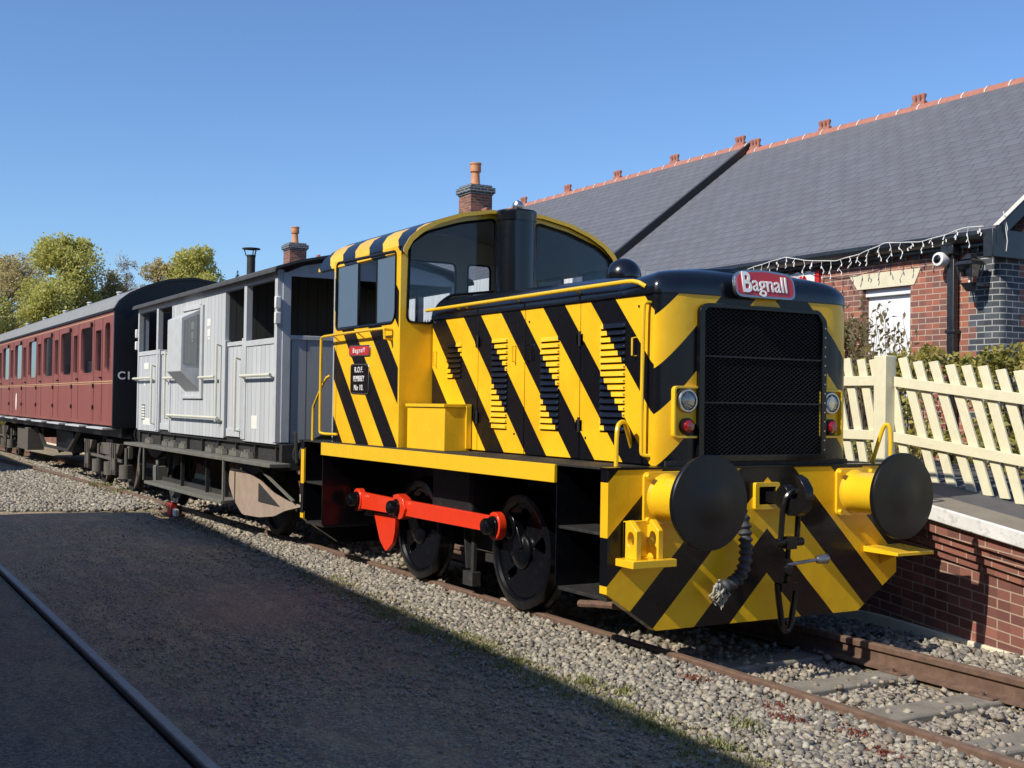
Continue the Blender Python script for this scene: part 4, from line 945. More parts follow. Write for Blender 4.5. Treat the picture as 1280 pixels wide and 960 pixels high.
# strip seams on the bonnet top edge
MB().box(-3.545, -.14, -.893, .893, 2.426, 2.4295).build('bonnet_seam', 'black', L)
b_ = MB()
for x in (-2.64, -1.85, -1.04): b_.box(x-.004, x+.004, -.894, .894, 2.437, 2.47)
b_.build('seam_straps', 'black', L)
# hood of the nose, rounded at the front
def plan(d, hw=.888, xf=-.04, xr=-.66):
    W_ = hw-d; F_ = xf-min(d*.7, .15); Q_ = xr+min(max(0, d)*.8, .15); ax, ay = min(.10+d*.25, .15), min(.25+d*.3, W_*.9); P = []
    for i in range(9):
        t = math.pi/2*i/8; P.append((F_-ax+ax*math.sin(t), -(W_-ay)-ay*math.cos(t)))
    e_ = W_-ay; full = P+[(F_, y) for y in (-e_*.5, .0, e_*.5)]+[(x, -y) for x, y in reversed(P)]
    r_ = min(.10+d*.3, .14)
    Bk = [(Q_+r_-r_*math.sin(math.pi/2*i/5), (W_-r_)+r_*math.cos(math.pi/2*i/5)) for i in range(6)]
    return full+Bk+[(x, -y) for x, y in reversed(Bk)]
b_ = MB(); b_.loft([[(x, y, z-.13*(-.04-x)*(z-2.438)/.24) for x, y in plan(d)] for z, d in ((2.438, 0), (2.48, .001), (2.515, .010), (2.55, .030), (2.58, .062), (2.605, .105), (2.627, .165), (2.645, .25), (2.66, .36), (2.671, .50), (2.676, .62))])
b_.build('nose_hood', 'bonnet_black', L, smooth=1.2)
b_ = MB(); b_.loft([[(x, y, z) for x, y in plan(-.006)] for z in (2.430, 2.437)]); b_.build('hood_lip', 'black', L)
# nose shell with rounded vertical corners and stripes
P = [(-.135, -.888)]+[(-.14+.10*math.sin(R(a)), -(.888-.25)-.25*math.cos(R(a))) for a in range(0, 91, 9)]
out = P+[(x, -y) for x, y in reversed(P)]
b_ = MB(); b_.prism([(x, y) for x, y in out], XY, FT+.006, 2.437); b_.build('nose', 'stripe_nose', L, smooth=.7)
MB().box(-.1385, -.1355, -BY-.004, BY+.004, FT+.006, 2.43).build('nose_joint', 'black', L)
# radiator grille
g = MB().prism(rounded([(-.58, 1.285), (.60, 1.285), (.60, 2.30), (.52, 2.375), (-.52, 2.375), (-.58, 2.34)], .03), YZ, -.041, -.005, [[(-.535, 1.33), (-.535, 2.32), (-.50, 2.345), (.51, 2.345), (.555, 2.28), (.555, 1.33)]]).build('radiator_grille', 'black', L, bevel=.004)
MB().box(-.0385, -.034, -.55, .57, 1.31, 2.36).build('backing', 'grille_dark', g)
b_ = MB(); st_ = .028
for sl_ in (1, -1):
    c_ = -3.0
    while c_ < 4.5:
        # line z = c + sl*.62*y clipped to frame
        ya, yb2 = -.535, .555; pts_ = []
        za, zb = c_+sl_*.62*ya, c_+sl_*.62*yb2
        def clip(y0, z0, y1, z1):
            t0, t1 = 0., 1.
            for p_, q_ in ((z0-z1, z0-1.33), (z1-z0, 2.34-z0)):
                if abs(p_) < 1e-9:
                    if q_ < 0: return None
                    continue
                t = q_/p_
                if p_ < 0: t0 = max(t0, t)
                else: t1 = min(t1, t)
            return (y0+(y1-y0)*t0, z0+(z1-z0)*t0, y0+(y1-y0)*t1, z0+(z1-z0)*t1) if t0 < t1 else None
        r_ = clip(ya, za, yb2, zb)
        if r_: b_.bar((-.026+sl_*.0012, r_[0], r_[1]), (-.026+sl_*.0012, r_[2], r_[3]), .0024, .0055, (1, 0, 0))
        c_ += st_
b_.build('wire_mesh', 'grille_wire', g, smooth=0, recalc=False)
b_ = MB()
for z in (2.01, 1.69): b_.box(-.022, -.014, -.535, .555, z-.006, z+.006)
b_.build('cross_bars', 'grille_wire', g)
b_ = MB()
for i in range(14): b_.cyl((-.005, .578, 1.36+i*.068), (.001, .578, 1.36+i*.068), .006, 6)
b_.build('frame_screws', 'silver', g)
MB().box(-.05, -.032, -.84, .84, FT+.005, 1.29).build('apron', 'black_grime', L)
# lamp clusters on both nose corners
for s in (-1, 1):
    yc = s*.665
    b_ = MB(); y0, y1 = yc-.115, yc+.115
    b_.prism(rrect(y0, y1, 1.445, 1.80, .03), YZ, -.13, -.022, [rrect(y0+.016, y1-.016, 1.461, 1.784, .02)])
    e = b_.build('lamp_cluster', 'yellow', L, bevel=.003)
    MB().box(-.14, -.058, y0+.014, y1-.014, 1.459, 1.786).build('back_plate', 'yellow', e)
    MB().lathe((-0.051, yc, 1.70), (1, 0, 0), [(0, .082), (.03, .082), (.036, .076), (.036, .066), (.02, .064), (.0, .06)], 28).build('headlight_rim', 'silver', e)
    b_ = MB(); b_.lathe((-0.030, yc, 1.70), (1, 0, 0), [(0, .068), (.012, .062), (.020, .04), (.023, .001)], 24); b_.build('headlight', 'lens', e)
    MB().lathe((-0.049, yc, 1.70), (1, 0, 0), [(0, .06), (.004, .045), (.002, .02), (.004, .001)], 20).build('reflector', 'van_trim', e)
    MB().lathe((-0.049, yc, 1.525), (1, 0, 0), [(0, .058), (.03, .058), (.034, .05), (.034, .045)], 24).build('tail_lamp_rim', 'black', e)
    MB().lathe((-0.049, yc, 1.525), (1, 0, 0), [(0, .045), (.05, .043), (.062, .03), (.066, .001)], 20).build('tail_lamp', 'lamp_red', e)
# maker's badge
tilt = R(-8)
bdg = MB(); mt = facing_front(.028, -.03, 2.525, R(10))
def onbadge(u, v, w): return tuple(mt @ Vector((u, v, w)))
bdg.prism(rounded([(-.275, -.07), (-.24, -.098), (.24, -.098), (.275, -.07), (.275, .05), (.22, .092), (0, .108), (-.22, .092), (-.275, .05)], .04, 4), onbadge, -.03, .0)
bd = bdg.build('maker_badge', 'silver', L, bevel=.004)
MB().prism(rounded([(-.257, -.06), (-.228, -.082), (.228, -.082), (.257, -.06), (.257, .042), (.21, .077), (0, .092), (-.21, .077), (-.257, .042)], .035, 4), onbadge, .0, .004).build('badge_field', 'badge_red', bd)
text('agnall', 'badge_lettering', .165, 'lettering', mt @ Matrix.Translation((.036, -.002, .007)), bd, .003, .90, 1.0, .001)
text('B', 'badge_initial', .205, 'lettering', mt @ Matrix.Translation((-.178, .0, .007)), bd, .003, .8, 1.0, .004)
# bonnet handrails
for s in (-1, 1):
    b_ = MB(); b_.tube([(-3.55, s*.935, 2.515), (-.42, s*.935, 2.525), (-.28, s*.92, 2.52), (-.22, s*.885, 2.48)], .016, 10, 1)
    for x in (-3.0, -2.85, -1.95, -1.05): b_.cyl((x, s*.935, 2.518), (x, s*.87, 2.49), .008, 6)
    b_.build('bonnet_handrail', 'yellow', L)
    if s < 0: MB().tube([(-.17, s*(BY+.0), 2.365), (-.17, s*(BY+.05), 2.365), (-.175, s*(BY+.055), 2.33), (-.185, s*(BY+.055), 1.36), (-.18, s*(BY+.05), 1.325), (-.15, s*BY, 1.32)], .014, 8, 1).build('corner_handrail', 'yellow', L)
# toolboxes
for s in (-1, 1):
    e = MB().box(-3.50, -2.745, min(s*1.14, s*.895), max(s*1.14, s*.895), FT+.0005, 1.625).build('toolbox', 'yellow', L, bevel=.003)
    MB().box(-3.515, -2.73, min(s*1.155, s*.885), max(s*1.155, s*.885), 1.626, 1.655).build('lid', 'yellow', e, bevel=.003)
    MB().box(-2.744, -2.725, min(s*.94, s*.89), max(s*.94, s*.89), 1.27, 1.64).build('end_flange', 'yellow', e, bevel=.002)
# dome, exhaust
ac = MB(); ac.sphere((-1.10, -.45, 2.655), .137, 28); ac.cyl((-1.10, -.45, 2.5), (-1.10, -.45, 2.62), .12, 24); ac.build('air_cleaner', 'bonnet_black', L, smooth=.9)
ex = MB(); ex.loft([[(-3.36+.175*math.cos(a)*k_, -.10+.185*math.sin(a)*k_, z) for a in np.linspace(0, 2*math.pi, 33)[:-1]] for z, k_ in ((2.62, 1.05), (3.40, 1.0))]); e = ex.build('exhaust_stack', 'bonnet_black', L)
ex = MB(); ex.loft([[(-3.36+.175*math.cos(a)*k_, -.10+.185*math.sin(a)*k_, z) for a in np.linspace(0, 2*math.pi, 33)[:-1]] for z, k_ in ((3.385, 1.04), (3.47, 1.06), (3.485, 1.02))]); ex.build('exhaust_cap', 'bonnet_black', e, smooth=.4)

# ---- cab
CX0, CX1, CY = -5.20, -3.55, 1.20
prof = [(0, 3.505), (.3, 3.49), (.6, 3.435), (.85, 3.35), (1.02, 3.26), (1.13, 3.165), (1.185, 3.07)]
head = [(-y, z) for y, z in reversed(prof)]+prof[1:]        # left to right
wall_out = [(-CY, FT+.001), (-CY, 3.0)]+[(y*.985, z-.02) for y, z in head]+[(CY, 3.0), (CY, FT+.001)]
nearwin = rounded([(-1.12, 3.12), (-.95, 3.24), (-.6, 3.355), (-.225, 3.425), (-.215, 2.735), (-.70, 2.67), (-.83, 2.57), (-.88, 2.395), (-1.135, 2.40)], .06, 4)
farwin = [(-y, z) for y, z in reversed(nearwin)]
e = MB().prism(wall_out, YZ, CX1-.03, CX1, [nearwin, farwin]).build('cab_front', 'yellow', L, smooth=.5)
def gasket(pts, fn, w, mat, parent, r=.013, name='window_seal'):
    P = [fn(u, v, w) for u, v in pts]; b_ = MB(); rings = []; N = len(P)
    for i in range(N):
        t = (Vector(P[(i+1) % N])-Vector(P[i-1])).normalized(); rings.append(b_.ring(P[i], r, t, 6))
    # align ring orientation
    base_ = []
    for i in range(N):
        t = (Vector(P[(i+1) % N])-Vector(P[i-1])).normalized(); nrm = Vector(fn(0, 0, 1))-Vector(fn(0, 0, 0)); a = nrm.normalized(); c_ = t.cross(a).normalized()
        base_.append([Vector(P[i])+a*math.cos(2*math.pi*j/6)*r+c_*math.sin(2*math.pi*j/6)*r for j in range(6)])
    b_.loft(base_+[base_[0]], cap=False); return b_.build(name, mat, parent)
def pane(pts, fn, w, mat, parent, name='pane'):
    return MB().prism(pts, fn, w-.003, w+.003).build(name, mat, parent, smooth=0)
for w_ in (nearwin, farwin):
    s_ = gasket(w_, YZ, CX1+.002, 'black', e, .014); pane(w_, YZ, CX1-.015, 'cab_glass', e)
rear1 = rounded([(-.95, 2.45), (.19, 2.45), (.19, 3.18), (-.95, 3.18)], .06); rear2 = rounded([(.34, 2.45), (.62, 2.45), (.62, 3.18), (.34, 3.18)], .05); rear3 = rounded([(.69, 2.45), (1.13, 2.45), (1.12, 3.12), (.69, 3.2)], .05)
e = MB().prism(wall_out, YZ, CX0, CX0+.03, [rear1, rear2, rear3]).build('cab_rear', 'cab_inside', L, smooth=.5)
for w_ in (rear1, rear2, rear3): pane(w_, YZ, CX0+.015, 'cab_glass', e); gasket(w_, YZ, CX0+.032, 'black', e, .01)
for s in (-1, 1):
    win = [(-5.12, 2.40), (-3.72, 2.40), (-3.66, 2.47), (-3.66, 3.06), (-5.12, 3.085)]
    winr = rounded(win, .05, 3)
    y0, y1 = sorted((s*CY, s*(CY-.03)))
    P = [(CX0, FT+.0015), (CX1-.031, FT+.0015), (CX1-.031, 3.10), (CX0, 3.10)]
    e = MB().prism(P, XZ, y0, y1, [winr]).build('cab_side', 'stripe_cab', L, smooth=.4)
    MB().box(CX1-.031, CX1, min(s*CY, s*(CY+.003)), max(s*CY, s*(CY+.003)), FT+.002, 3.04).build('corner_strip', 'yellow', e)
    gasket(winr, XZ, s*(CY+.002), 'black', e, .012)
    MB().prism([(-5.10, 2.42), (-4.57, 2.42), (-4.57, 3.07), (-5.10, 3.07)], XZ, s*(CY-.012)-.003, s*(CY-.012)+.003).build('pane', 'side_glass', e)
    MB().prism([(-4.14, 2.42), (-3.72, 2.42), (-3.68, 2.48), (-3.68, 3.05), (-4.14, 3.06)], XZ, s*(CY-.022)-.003, s*(CY-.022)+.003).build('pane', 'side_glass', e)
    b_ = MB(); b_.box(-4.585, -4.555, s*(CY-.012)-.008, s*(CY-.012)+.008, 2.42, 3.07); b_.build('window_runner', 'black', e)
    b_ = MB(); b_.box(-4.155, -4.13, s*(CY-.022)-.008, s*(CY-.022)+.008, 2.42, 3.06); b_.build('window_runner', 'black', e)
    # cab door seam
    b_ = MB(); b_.box(-5.10, -5.094, min(s*(CY-.0005), s*(CY+.0012)), max(s*(CY-.0005), s*(CY+.0012)), FT+.01, 2.36); b_.build('door_seam', 'black_matt', e)
    # handrail along the waist and down to the footplate
    b_ = MB(); y = s*(CY+.09)
    b_.tube([(-3.72, s*CY, 2.335), (-3.70, y, 2.335), (-3.72, y, 2.345), (-5.20, y, 2.335), (-5.30, y, 2.32), (-5.31, y, 2.28), (-5.31, y, 1.36), (-5.28, y, 1.33), (-5.0, s*(CY+.02), 1.33)], .014, 8, 1)
    b_.tube([(-3.71, y, 2.34), (-3.70, y, 2.25), (-3.75, s*CY, 2.24)], .012, 6)
    for x in (-4.35, -5.0): b_.tube([(x, y, 2.335), (x, s*CY, 2.27)], .006, 6)
    b_.build('cab_handrail', 'yellow', L)
    MB().tube([(-5.62, s*1.25, FT), (-5.62, s*1.25, 1.58), (-5.60, s*1.25, 1.62), (-5.28, s*1.25, 1.90), (-5.22, s*1.22, 1.93)], .014, 8, 1).build('rear_grab_rail', 'yellow', L)
# interior
MB().box(-4.5, -3.9, -.5, .5, FT+.02, 2.2).build('control_desk', 'seat_dark', L, bevel=.03)
MB().box(CX0+.04, CX1-.04, -CY+.05, CY-.05, FT+.001, FT+.015).build('cab_floor', 'black_matt', L)
b_ = MB(); b_.box(-4.95, -4.6, -.95, -.55, 1.9, 1.98); b_.box(-5.0, -4.93, -.95, -.55, 1.98, 2.45); b_.build('driver_seat', 'seat_dark', L, bevel=.02)
# roof
b_ = MB(); outer = [(-y, z) for y, z in reversed(prof)]+prof[1:]
outer = [(-1.20, 3.04)]+[(y*1.008, z+.012) for y, z in outer]+[(1.20, 3.04)]
inner = [(y*.985, z-.016) for y, z in outer]
b_.loft([[(x, y, z) for y, z in outer]+[(x, y, z) for y, z in reversed(inner)] for x in np.linspace(-5.66, CX1+.035, 9)])
cr_ = b_.build('cab_roof', 'stripe_roof', L, smooth=.8)
b_ = MB(); lin = [(y*.97, z-.022) for y, z in outer[1:-1]]; b_.loft([[(x, y, z) for y, z in lin]+[(x, y*.995, z-.006) for y, z in reversed(lin)] for x in (CX0+.035, CX1-.035)]); b_.build('headlining', 'cab_inside', cr_, smooth=.8)
b_ = MB(); b_.loft([[(x, y, z) for y, z in outer]+[(x, y*.97, z-.035) for y, z in reversed(outer)] for x in (CX1+.036, CX1+.045)]); b_.build('roof_front_edge', 'yellow', L, smooth=.8)
# roof lamp
MB().lathe((-4.2, .40, 3.47), (0, 0, 1), [(0, .05), (.02, .05), (.03, .012), (.17, .012), (.18, .04), (.20, .055), (.24, .06), (.27, .045), (.29, .001)], 20).build('roof_lamp', 'silver', L)
# name plates
npz = MB().prism(rounded([(-4.745, 2.115), (-4.21, 2.105), (-4.21, 2.215), (-4.745, 2.225)], .045, 4), XZ, -CY-.012, -CY).build('name_plate', 'silver', L, bevel=.002)
MB().prism(rounded([(-4.73, 2.127), (-4.225, 2.117), (-4.225, 2.203), (-4.73, 2.213)], .04, 4), XZ, -CY-.015, -CY-.012).build('plate_field', 'badge_red', npz)
text('Bagnall', 'plate_lettering', .066, 'lettering', facing_near(-4.478, -CY-.018, 2.165), npz, .002, 1.2, 1.35)
wp = MB().prism(rounded([(-4.70, 1.745), (-4.245, 1.735), (-4.245, 2.03), (-4.70, 2.04)], .04, 3), XZ, -CY-.010, -CY).build('works_plate', 'silver', L, bevel=.002)
MB().prism(rounded([(-4.688, 1.757), (-4.257, 1.747), (-4.257, 2.018), (-4.688, 2.028)], .035, 3), XZ, -CY-.013, -CY-.010).build('plate_field', 'black', wp)
for s_, z_, c_ in (('R.O.F.', 1.975, 1), ('PEMBREY', 1.888, .82), ('No 10.', 1.80, 1)): text(s_, 'plate_lettering', .078, 'lettering', facing_near(-4.472, -CY-.016, z_), wp, .002, c_, 1.08)

# ================================================================== BRAKE VAN
van = thing('brake_van', 'pale grey planked goods brake van with open verandas and a stovepipe', 'railway wagon', (-10.4, 0, 0)); V_ = van
VY, VZ0, VZ1 = 1.20, 1.20, 3.20; A, B, Cx, D = -13.93, -11.78, -9.02, -6.94
MB().box(A, D, -VY+.03, VY-.03, 1.13, 1.199).build('floor', 'van_frame', V_)
for s in (-1, 1):
    y0, y1 = sorted((s*VY, s*(VY-.05)))
    # cabin wall with planks
    holeD = [(-11.02, 1.72), (-10.02, 1.72), (-10.02, 2.92), (-11.02, 2.92)]
    MB().prism([(B, VZ0-.03), (Cx, VZ0-.03), (Cx, VZ1), (B, VZ1)], XZ, y0, y1).build('cabin_side', 'van_grey', V_, smooth=0)
    for (xa, xb, zt) in ((A, -12.53, 2.44), (-8.20, D, 2.40)):
        MB().prism([(xa, VZ0-.04), (xb, VZ0-.04), (xb, zt), (xa, zt)], XZ, y0, y1).build('veranda_side', 'van_grey', V_, smooth=0)
        MB().box(xa, xb, y0-.012, y1+.012, zt-.07, zt+.0).build('side_rail', 'van_trim', V_, bevel=.004)
    for (xa, xb) in ((-12.42, -11.82), (-8.92, -8.26)):
        e = MB().box(xa, xb, y0+s*-.018, y1+s*-.018, VZ0, 2.41).build('veranda_door', 'van_grey', V_)
        MB().box(xa-.012, xb+.012, y0+.004, y1+.008, 1.20, 1.30).build('door_bottom', 'van_trim', e, bevel=.003)
        MB().box(xa-.01, xb+.01, y0+.002, y1-.002, 2.36, 2.412).build('door_top', 'van_trim', e, bevel=.003)
    for x, w_ in ((A+.035, .07), (-12.62, .10), (-8.14, .10), (D-.04, .09), (-12.475, .05), (-11.80, .05), (-9.0, .06), (-8.225, .05)):
        zt = VZ1-.02 if w_ > .06 else 2.44
        MB().box(x-w_/2, x+w_/2, y0-.015, y1+.015, VZ0-.02, zt).build('post', 'van_trim', V_, bevel=.004)
    MB().box(A, D, y0-.01, y1+.01, VZ1-.12, VZ1-.01).build('cantrail', 'van_trim', V_, bevel=.004)
    # lookout ducket
    b_ = MB(); ya, yo = s*(VY), s*(VY+.27)
    b_.loft([[(-10.95, ya, 1.78), (-10.95, yo, 2.06), (-10.95, yo, 2.80), (-10.95, ya, 2.93)], [(-10.20, ya, 1.78), (-10.20, yo, 2.06), (-10.20, yo, 2.80), (-10.20, ya, 2.93)]])
    e = b_.build('lookout_ducket', 'van_trim', V_, bevel=.008, smooth=.3)
    MB().prism([(s*(VY+.04), 2.16), (s*(VY+.235), 2.16), (s*(VY+.235), 2.76), (s*(VY+.04), 2.86)], YZ, -10.20, -10.192).build('ducket_window', 'coach_glass', e)
    b_ = MB(); b_.box(-11.08, -10.02, min(ya, ya+s*.03), max(ya, ya+s*.03), 1.68, 1.72); b_.box(-10.13, -10.02, min(ya, ya+s*.03), max(ya, ya+s*.03), 1.72, 2.98); b_.box(-11.08, -10.14, min(ya, ya+s*.03), max(ya, ya+s*.03), 2.94, 3.0); b_.build('ducket_frame', 'van_trim', e, bevel=.003)
    # handrails
    yr = s*(VY+.07); b_ = MB()
    for xa, xb, z in ((-13.98, -12.75, 2.0), (-12.0, -11.35, 1.985), (-10.0, -9.25, 1.97), (-8.12, -6.98, 1.965), (-11.72, -9.08, 1.43)):
        b_.cyl((xa, yr, z), (xb, yr, z), .019, 8)
        for x in (xa+.04, xb-.04): b_.cyl((x, yr, z), (x, s*VY, z-.05), .012, 6)
    for x, za, zb in ((-9.17, 1.38, 2.40), (-8.33, 1.28, 2.20), (-11.87, 1.38, 2.40), (-12.72, 1.28, 2.20)):
        b_.tube([(x, s*VY, zb-.02), (x, yr, zb), (x, yr, zb-.04), (x, yr, za), (x, s*VY, za)], .016, 8)
    b_.build('handrails', 'handrail_cream', V_)
    # solebar, footboards
    MB().box(A, D, min(s*1.12, s*1.02), max(s*1.12, s*1.02), .86, 1.15).build('solebar', 'van_frame', V_, bevel=.006)
    MB().box(-14.08, -6.62, min(s*1.38, s*1.13), max(s*1.38, s*1.13), .905, .95).build('footboard', 'van_board', V_, bevel=.006)
    MB().box(-12.60, -8.48, min(s*1.38, s*1.10), max(s*1.38, s*1.10), .355, .40).build('footboard', 'van_board', V_, bevel=.006)
    MB().box(-12.60, -8.48, min(s*1.10, s*1.07), max(s*1.10, s*1.07), .36, .46).build('footboard_back', 'van_frame', V_)
    for x in (-12.72, -8.45): MB().bar((x, s*1.36, .904), (x, s*1.36, .401), .05, .02).build('footboard_hanger', 'van_board', V_)
    for x in (-11.2, -9.9, -9.0): MB().bar((x, s*1.15, .904), (x, s*1.15, .401), .03, .05).build('footboard_hanger', 'van_frame', V_)
    for i in range(9): x = -13.3+i*.78; MB().box(x-.012, x+.012, *sorted((s*1.121, s*1.16)), .951, 1.12).build('footboard_bracket', 'van_frame', V_)
    for xc in (-12.85, -7.98):
        b_ = MB()
        for k in range(6): b_.box(xc-.55+k*.07, xc+.55-k*.07, min(s*1.17, s*1.08), max(s*1.17, s*1.08), .86-k*.022, .882-k*.022)
        b_.build('leaf_spring', 'van_frame', V_)
    for xc in (-13.4, -12.3, -11.9, -11.3, -9.9, -9.4, -8.8, -8.3):
        b_ = MB(); b_.prism([(xc, .952), (xc+.34, .952), (xc+.30, 1.03), (xc+.22, 1.0), (xc+.17, 1.06), (xc+.12, 1.0), (xc+.04, 1.03)], XZ, *sorted((s*1.20, s*1.125))); b_.build('step_iron', 'van_board', V_, bevel=.006)
    for xc in (-12.85, -7.98):
        b_ = MB(); b_.prism([(xc-.35, .86), (xc-.12, .40), (xc-.12, .30), (xc+.12, .30), (xc+.12, .40), (xc+.35, .86)], XZ, s*.98-.015, s*.98+.015); e = b_.build('axle_guard', 'van_frame', V_)
        b_ = MB(); b_.box(xc-.13, xc+.13, min(s*.98, s*1.16), max(s*.98, s*1.16), .36, .62); b_.box(xc-.08, xc+.08, min(s*1.0, s*1.13), max(s*1.0, s*1.13), .62, .72); b_.build('axle_box', 'van_board', e, bevel=.02)
        b_ = MB(); b_.lathe((xc, s*.76, .47), (0, s, 0), [(-.06, .498), (-.035, .498), (-.02, .47), (.075, .466), (.075, .40), (.03, .38), (.02, .15), (.07, .13), (.12, .06), (.12, .001)], 40); b_.build('wheel', 'van_frame', V_)
b_ = MB(); 
# verandas' inner end walls of the cabin, with doorways
for x in (B, Cx-.04):
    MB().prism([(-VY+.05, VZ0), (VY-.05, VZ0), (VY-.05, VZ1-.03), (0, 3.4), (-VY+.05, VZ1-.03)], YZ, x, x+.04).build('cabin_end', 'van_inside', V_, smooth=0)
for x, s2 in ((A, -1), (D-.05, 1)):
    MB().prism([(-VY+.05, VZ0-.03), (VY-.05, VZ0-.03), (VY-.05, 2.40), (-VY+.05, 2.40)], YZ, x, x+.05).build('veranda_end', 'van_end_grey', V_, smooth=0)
    MB().box(x-.012, x+.062, -VY+.05, VY-.05, 2.38, 2.43).build('end_rail', 'van_trim', V_, bevel=.004)
    b_ = MB()
    for y in (-VY+.10, -.38, .38, VY-.10): b_.box(x-.015, x+.065, y-.05, y+.05, 1.18, 3.16 if abs(y) > .9 else 3.28)
    b_.build('end_posts', 'van_trim', V_, bevel=.004)
    MB().prism([(-1.18, 3.12), (1.18, 3.12), (.9, 3.25), (.5, 3.33), (0, 3.39), (-.5, 3.33), (-.9, 3.25)], YZ, x, x+.05).build('end_arch', 'van_trim', V_)
# veranda clutter seen through the openings
b_ = MB(); b_.cyl((-12.1, -.3, 1.3), (-12.1, -.3, 2.35), .03, 8); b_.lathe((-12.1, -.3, 2.42), (0, 1, .2), [(0, .2), (.03, .2), (.03, .17), (0, .17)], 20); b_.build('handbrake_wheel', 'van_board', V_)
# roof
vp = [(-1.29, 3.175), (-1.27, 3.21), (-1.0, 3.30), (-.6, 3.39), (-.25, 3.435), (0, 3.445)]; vp = vp+[(-y, z) for y, z in reversed(vp[:-1])]
b_ = MB(); b_.loft([[(x, y, z) for y, z in vp]+[(x, y, z-.03) for y, z in reversed(vp)] for x in np.linspace(-14.05, -6.80, 5)]); b_.build('roof', 'van_roof', V_, smooth=.6)
b_ = MB(); b_.cyl((-11.77, .0, 3.40), (-11.77, .0, 3.92), .065, 14); b_.lathe((-11.77, 0, 3.90), (0, 0, 1), [(0, .07), (.03, .074), (.03, .06)], 14); e = b_.build('stovepipe', 'van_frame', V_)
b_ = MB(); b_.cyl((-11.77, 0, 4.02), (-11.77, 0, 4.035), .14, 16)
for a in range(3): b_.bar((-11.77+.08*math.cos(a*2.1), .08*math.sin(a*2.1), 3.92), (-11.77+.11*math.cos(a*2.1), .11*math.sin(a*2.1), 4.03), .014, .014)
b_.build('stovepipe_cowl', 'van_frame', e)
# lettering and markings (unreadable plates and panels)
b_ = MB(); 
for (x, z, w_, h_) in ((-9.78, 2.72, .16, .10), (-9.78, 2.58, .12, .10), (-9.78, 2.50, .10, .03), (-7.75, 1.40, .22, .16), (-13.35, 2.20, .30, .10), (-13.45, 1.95, .08, .14)): b_.box(x-w_/2, x+w_/2, -VY-.004, -VY-.0005, z-h_/2, z+h_/2)
b_.box(-13.5, -12.95, -VY-.004, -VY-.0005, 1.25, 1.36)
b_.build('white_panels', 'van_white', V_)
b_ = MB(); b_.box(-13.62, -13.40, -VY-.005, -VY-.0008, 1.33, 1.58); b_.build('number_panel', 'van_board', V_)
b_ = MB()
for k in range(5): b_.box(-13.61, -13.41, -VY-.007, -VY-.0055, 1.35+k*.045, 1.375+k*.045)
b_.build('number_lines', 'van_white', V_)
# lamp irons
for z in (2.80, 2.62): MB().box(D+.001, D+.05, -VY-.05, -VY+.02, z-.07, z+.07).build('lamp_bracket', 'van_white', V_, bevel=.01)
for z in (2.75, 2.55): MB().box(A-.06, A-.001, -VY-.05, -VY+.0, z-.07, z+.07).build('lamp_bracket', 'van_white', V_, bevel=.01)
# buffers and headstocks
for x, s2 in ((A, -1), (D, 1)):
    MB().box(min(x, x+s2*.09), max(x, x+s2*.09), -1.16, 1.16, .86, 1.16).build('headstock', 'van_frame', V_, bevel=.005)
    for y in (-.87, .87):
        b_ = MB(); b_.lathe((x+s2*.09, y, 1.05), (s2, 0, 0), [(0, .16), (.03, .16), (.04, .11), (.28, .10), (.30, .07), (.42, .07), (.425, .21), (.46, .21), (.475, .1), (.477, .001)], 28); b_.build('buffer', 'van_frame', V_)
    for y in (-1.02, -.72, .72, 1.02):
        pass
b_ = MB(); b_.tube([(D+.02, -.98, 1.30), (D+.10, -1.0, 1.28), (D+.14, -1.0, 1.1), (D+.12, -.98, .95)], .02, 6); b_.build('end_step', 'van_frame', V_)
# curved brown deflector plate under the van end, shaped to its sunlit part only
P = [(-8.70, .80), (-8.74, .60), (-8.50, .40), (-8.15, .25), (-7.5, .27), (-6.95, .33), (-6.60, .42), (-6.0, .52), (-6.5, .54), (-7.0, .60), (-7.46, .71), (-8.2, .80)]
MB().prism(rounded(P, .08, 3), XZ, -1.205, -1.19).build('deflector_lit_part', 'plate_brown', V_)
MB().prism([(-7.50, .46), (-7.50, .68), (-6.75, .46)], XZ, -1.215, -1.207).build('gusset', 'van_frame', V_)
MB().bar((-7.55, -1.24, .90), (-6.2, -1.24, .56), .03, .02).build('stay_rod', 'van_board', V_)
MB().tube([(-12.95, -1.36, .90), (-12.98, -1.38, .7), (-12.90, -1.38, .5), (-13.1, -1.37, .30)], .02, 6, 1).build('hanging_strap', 'van_board', V_)

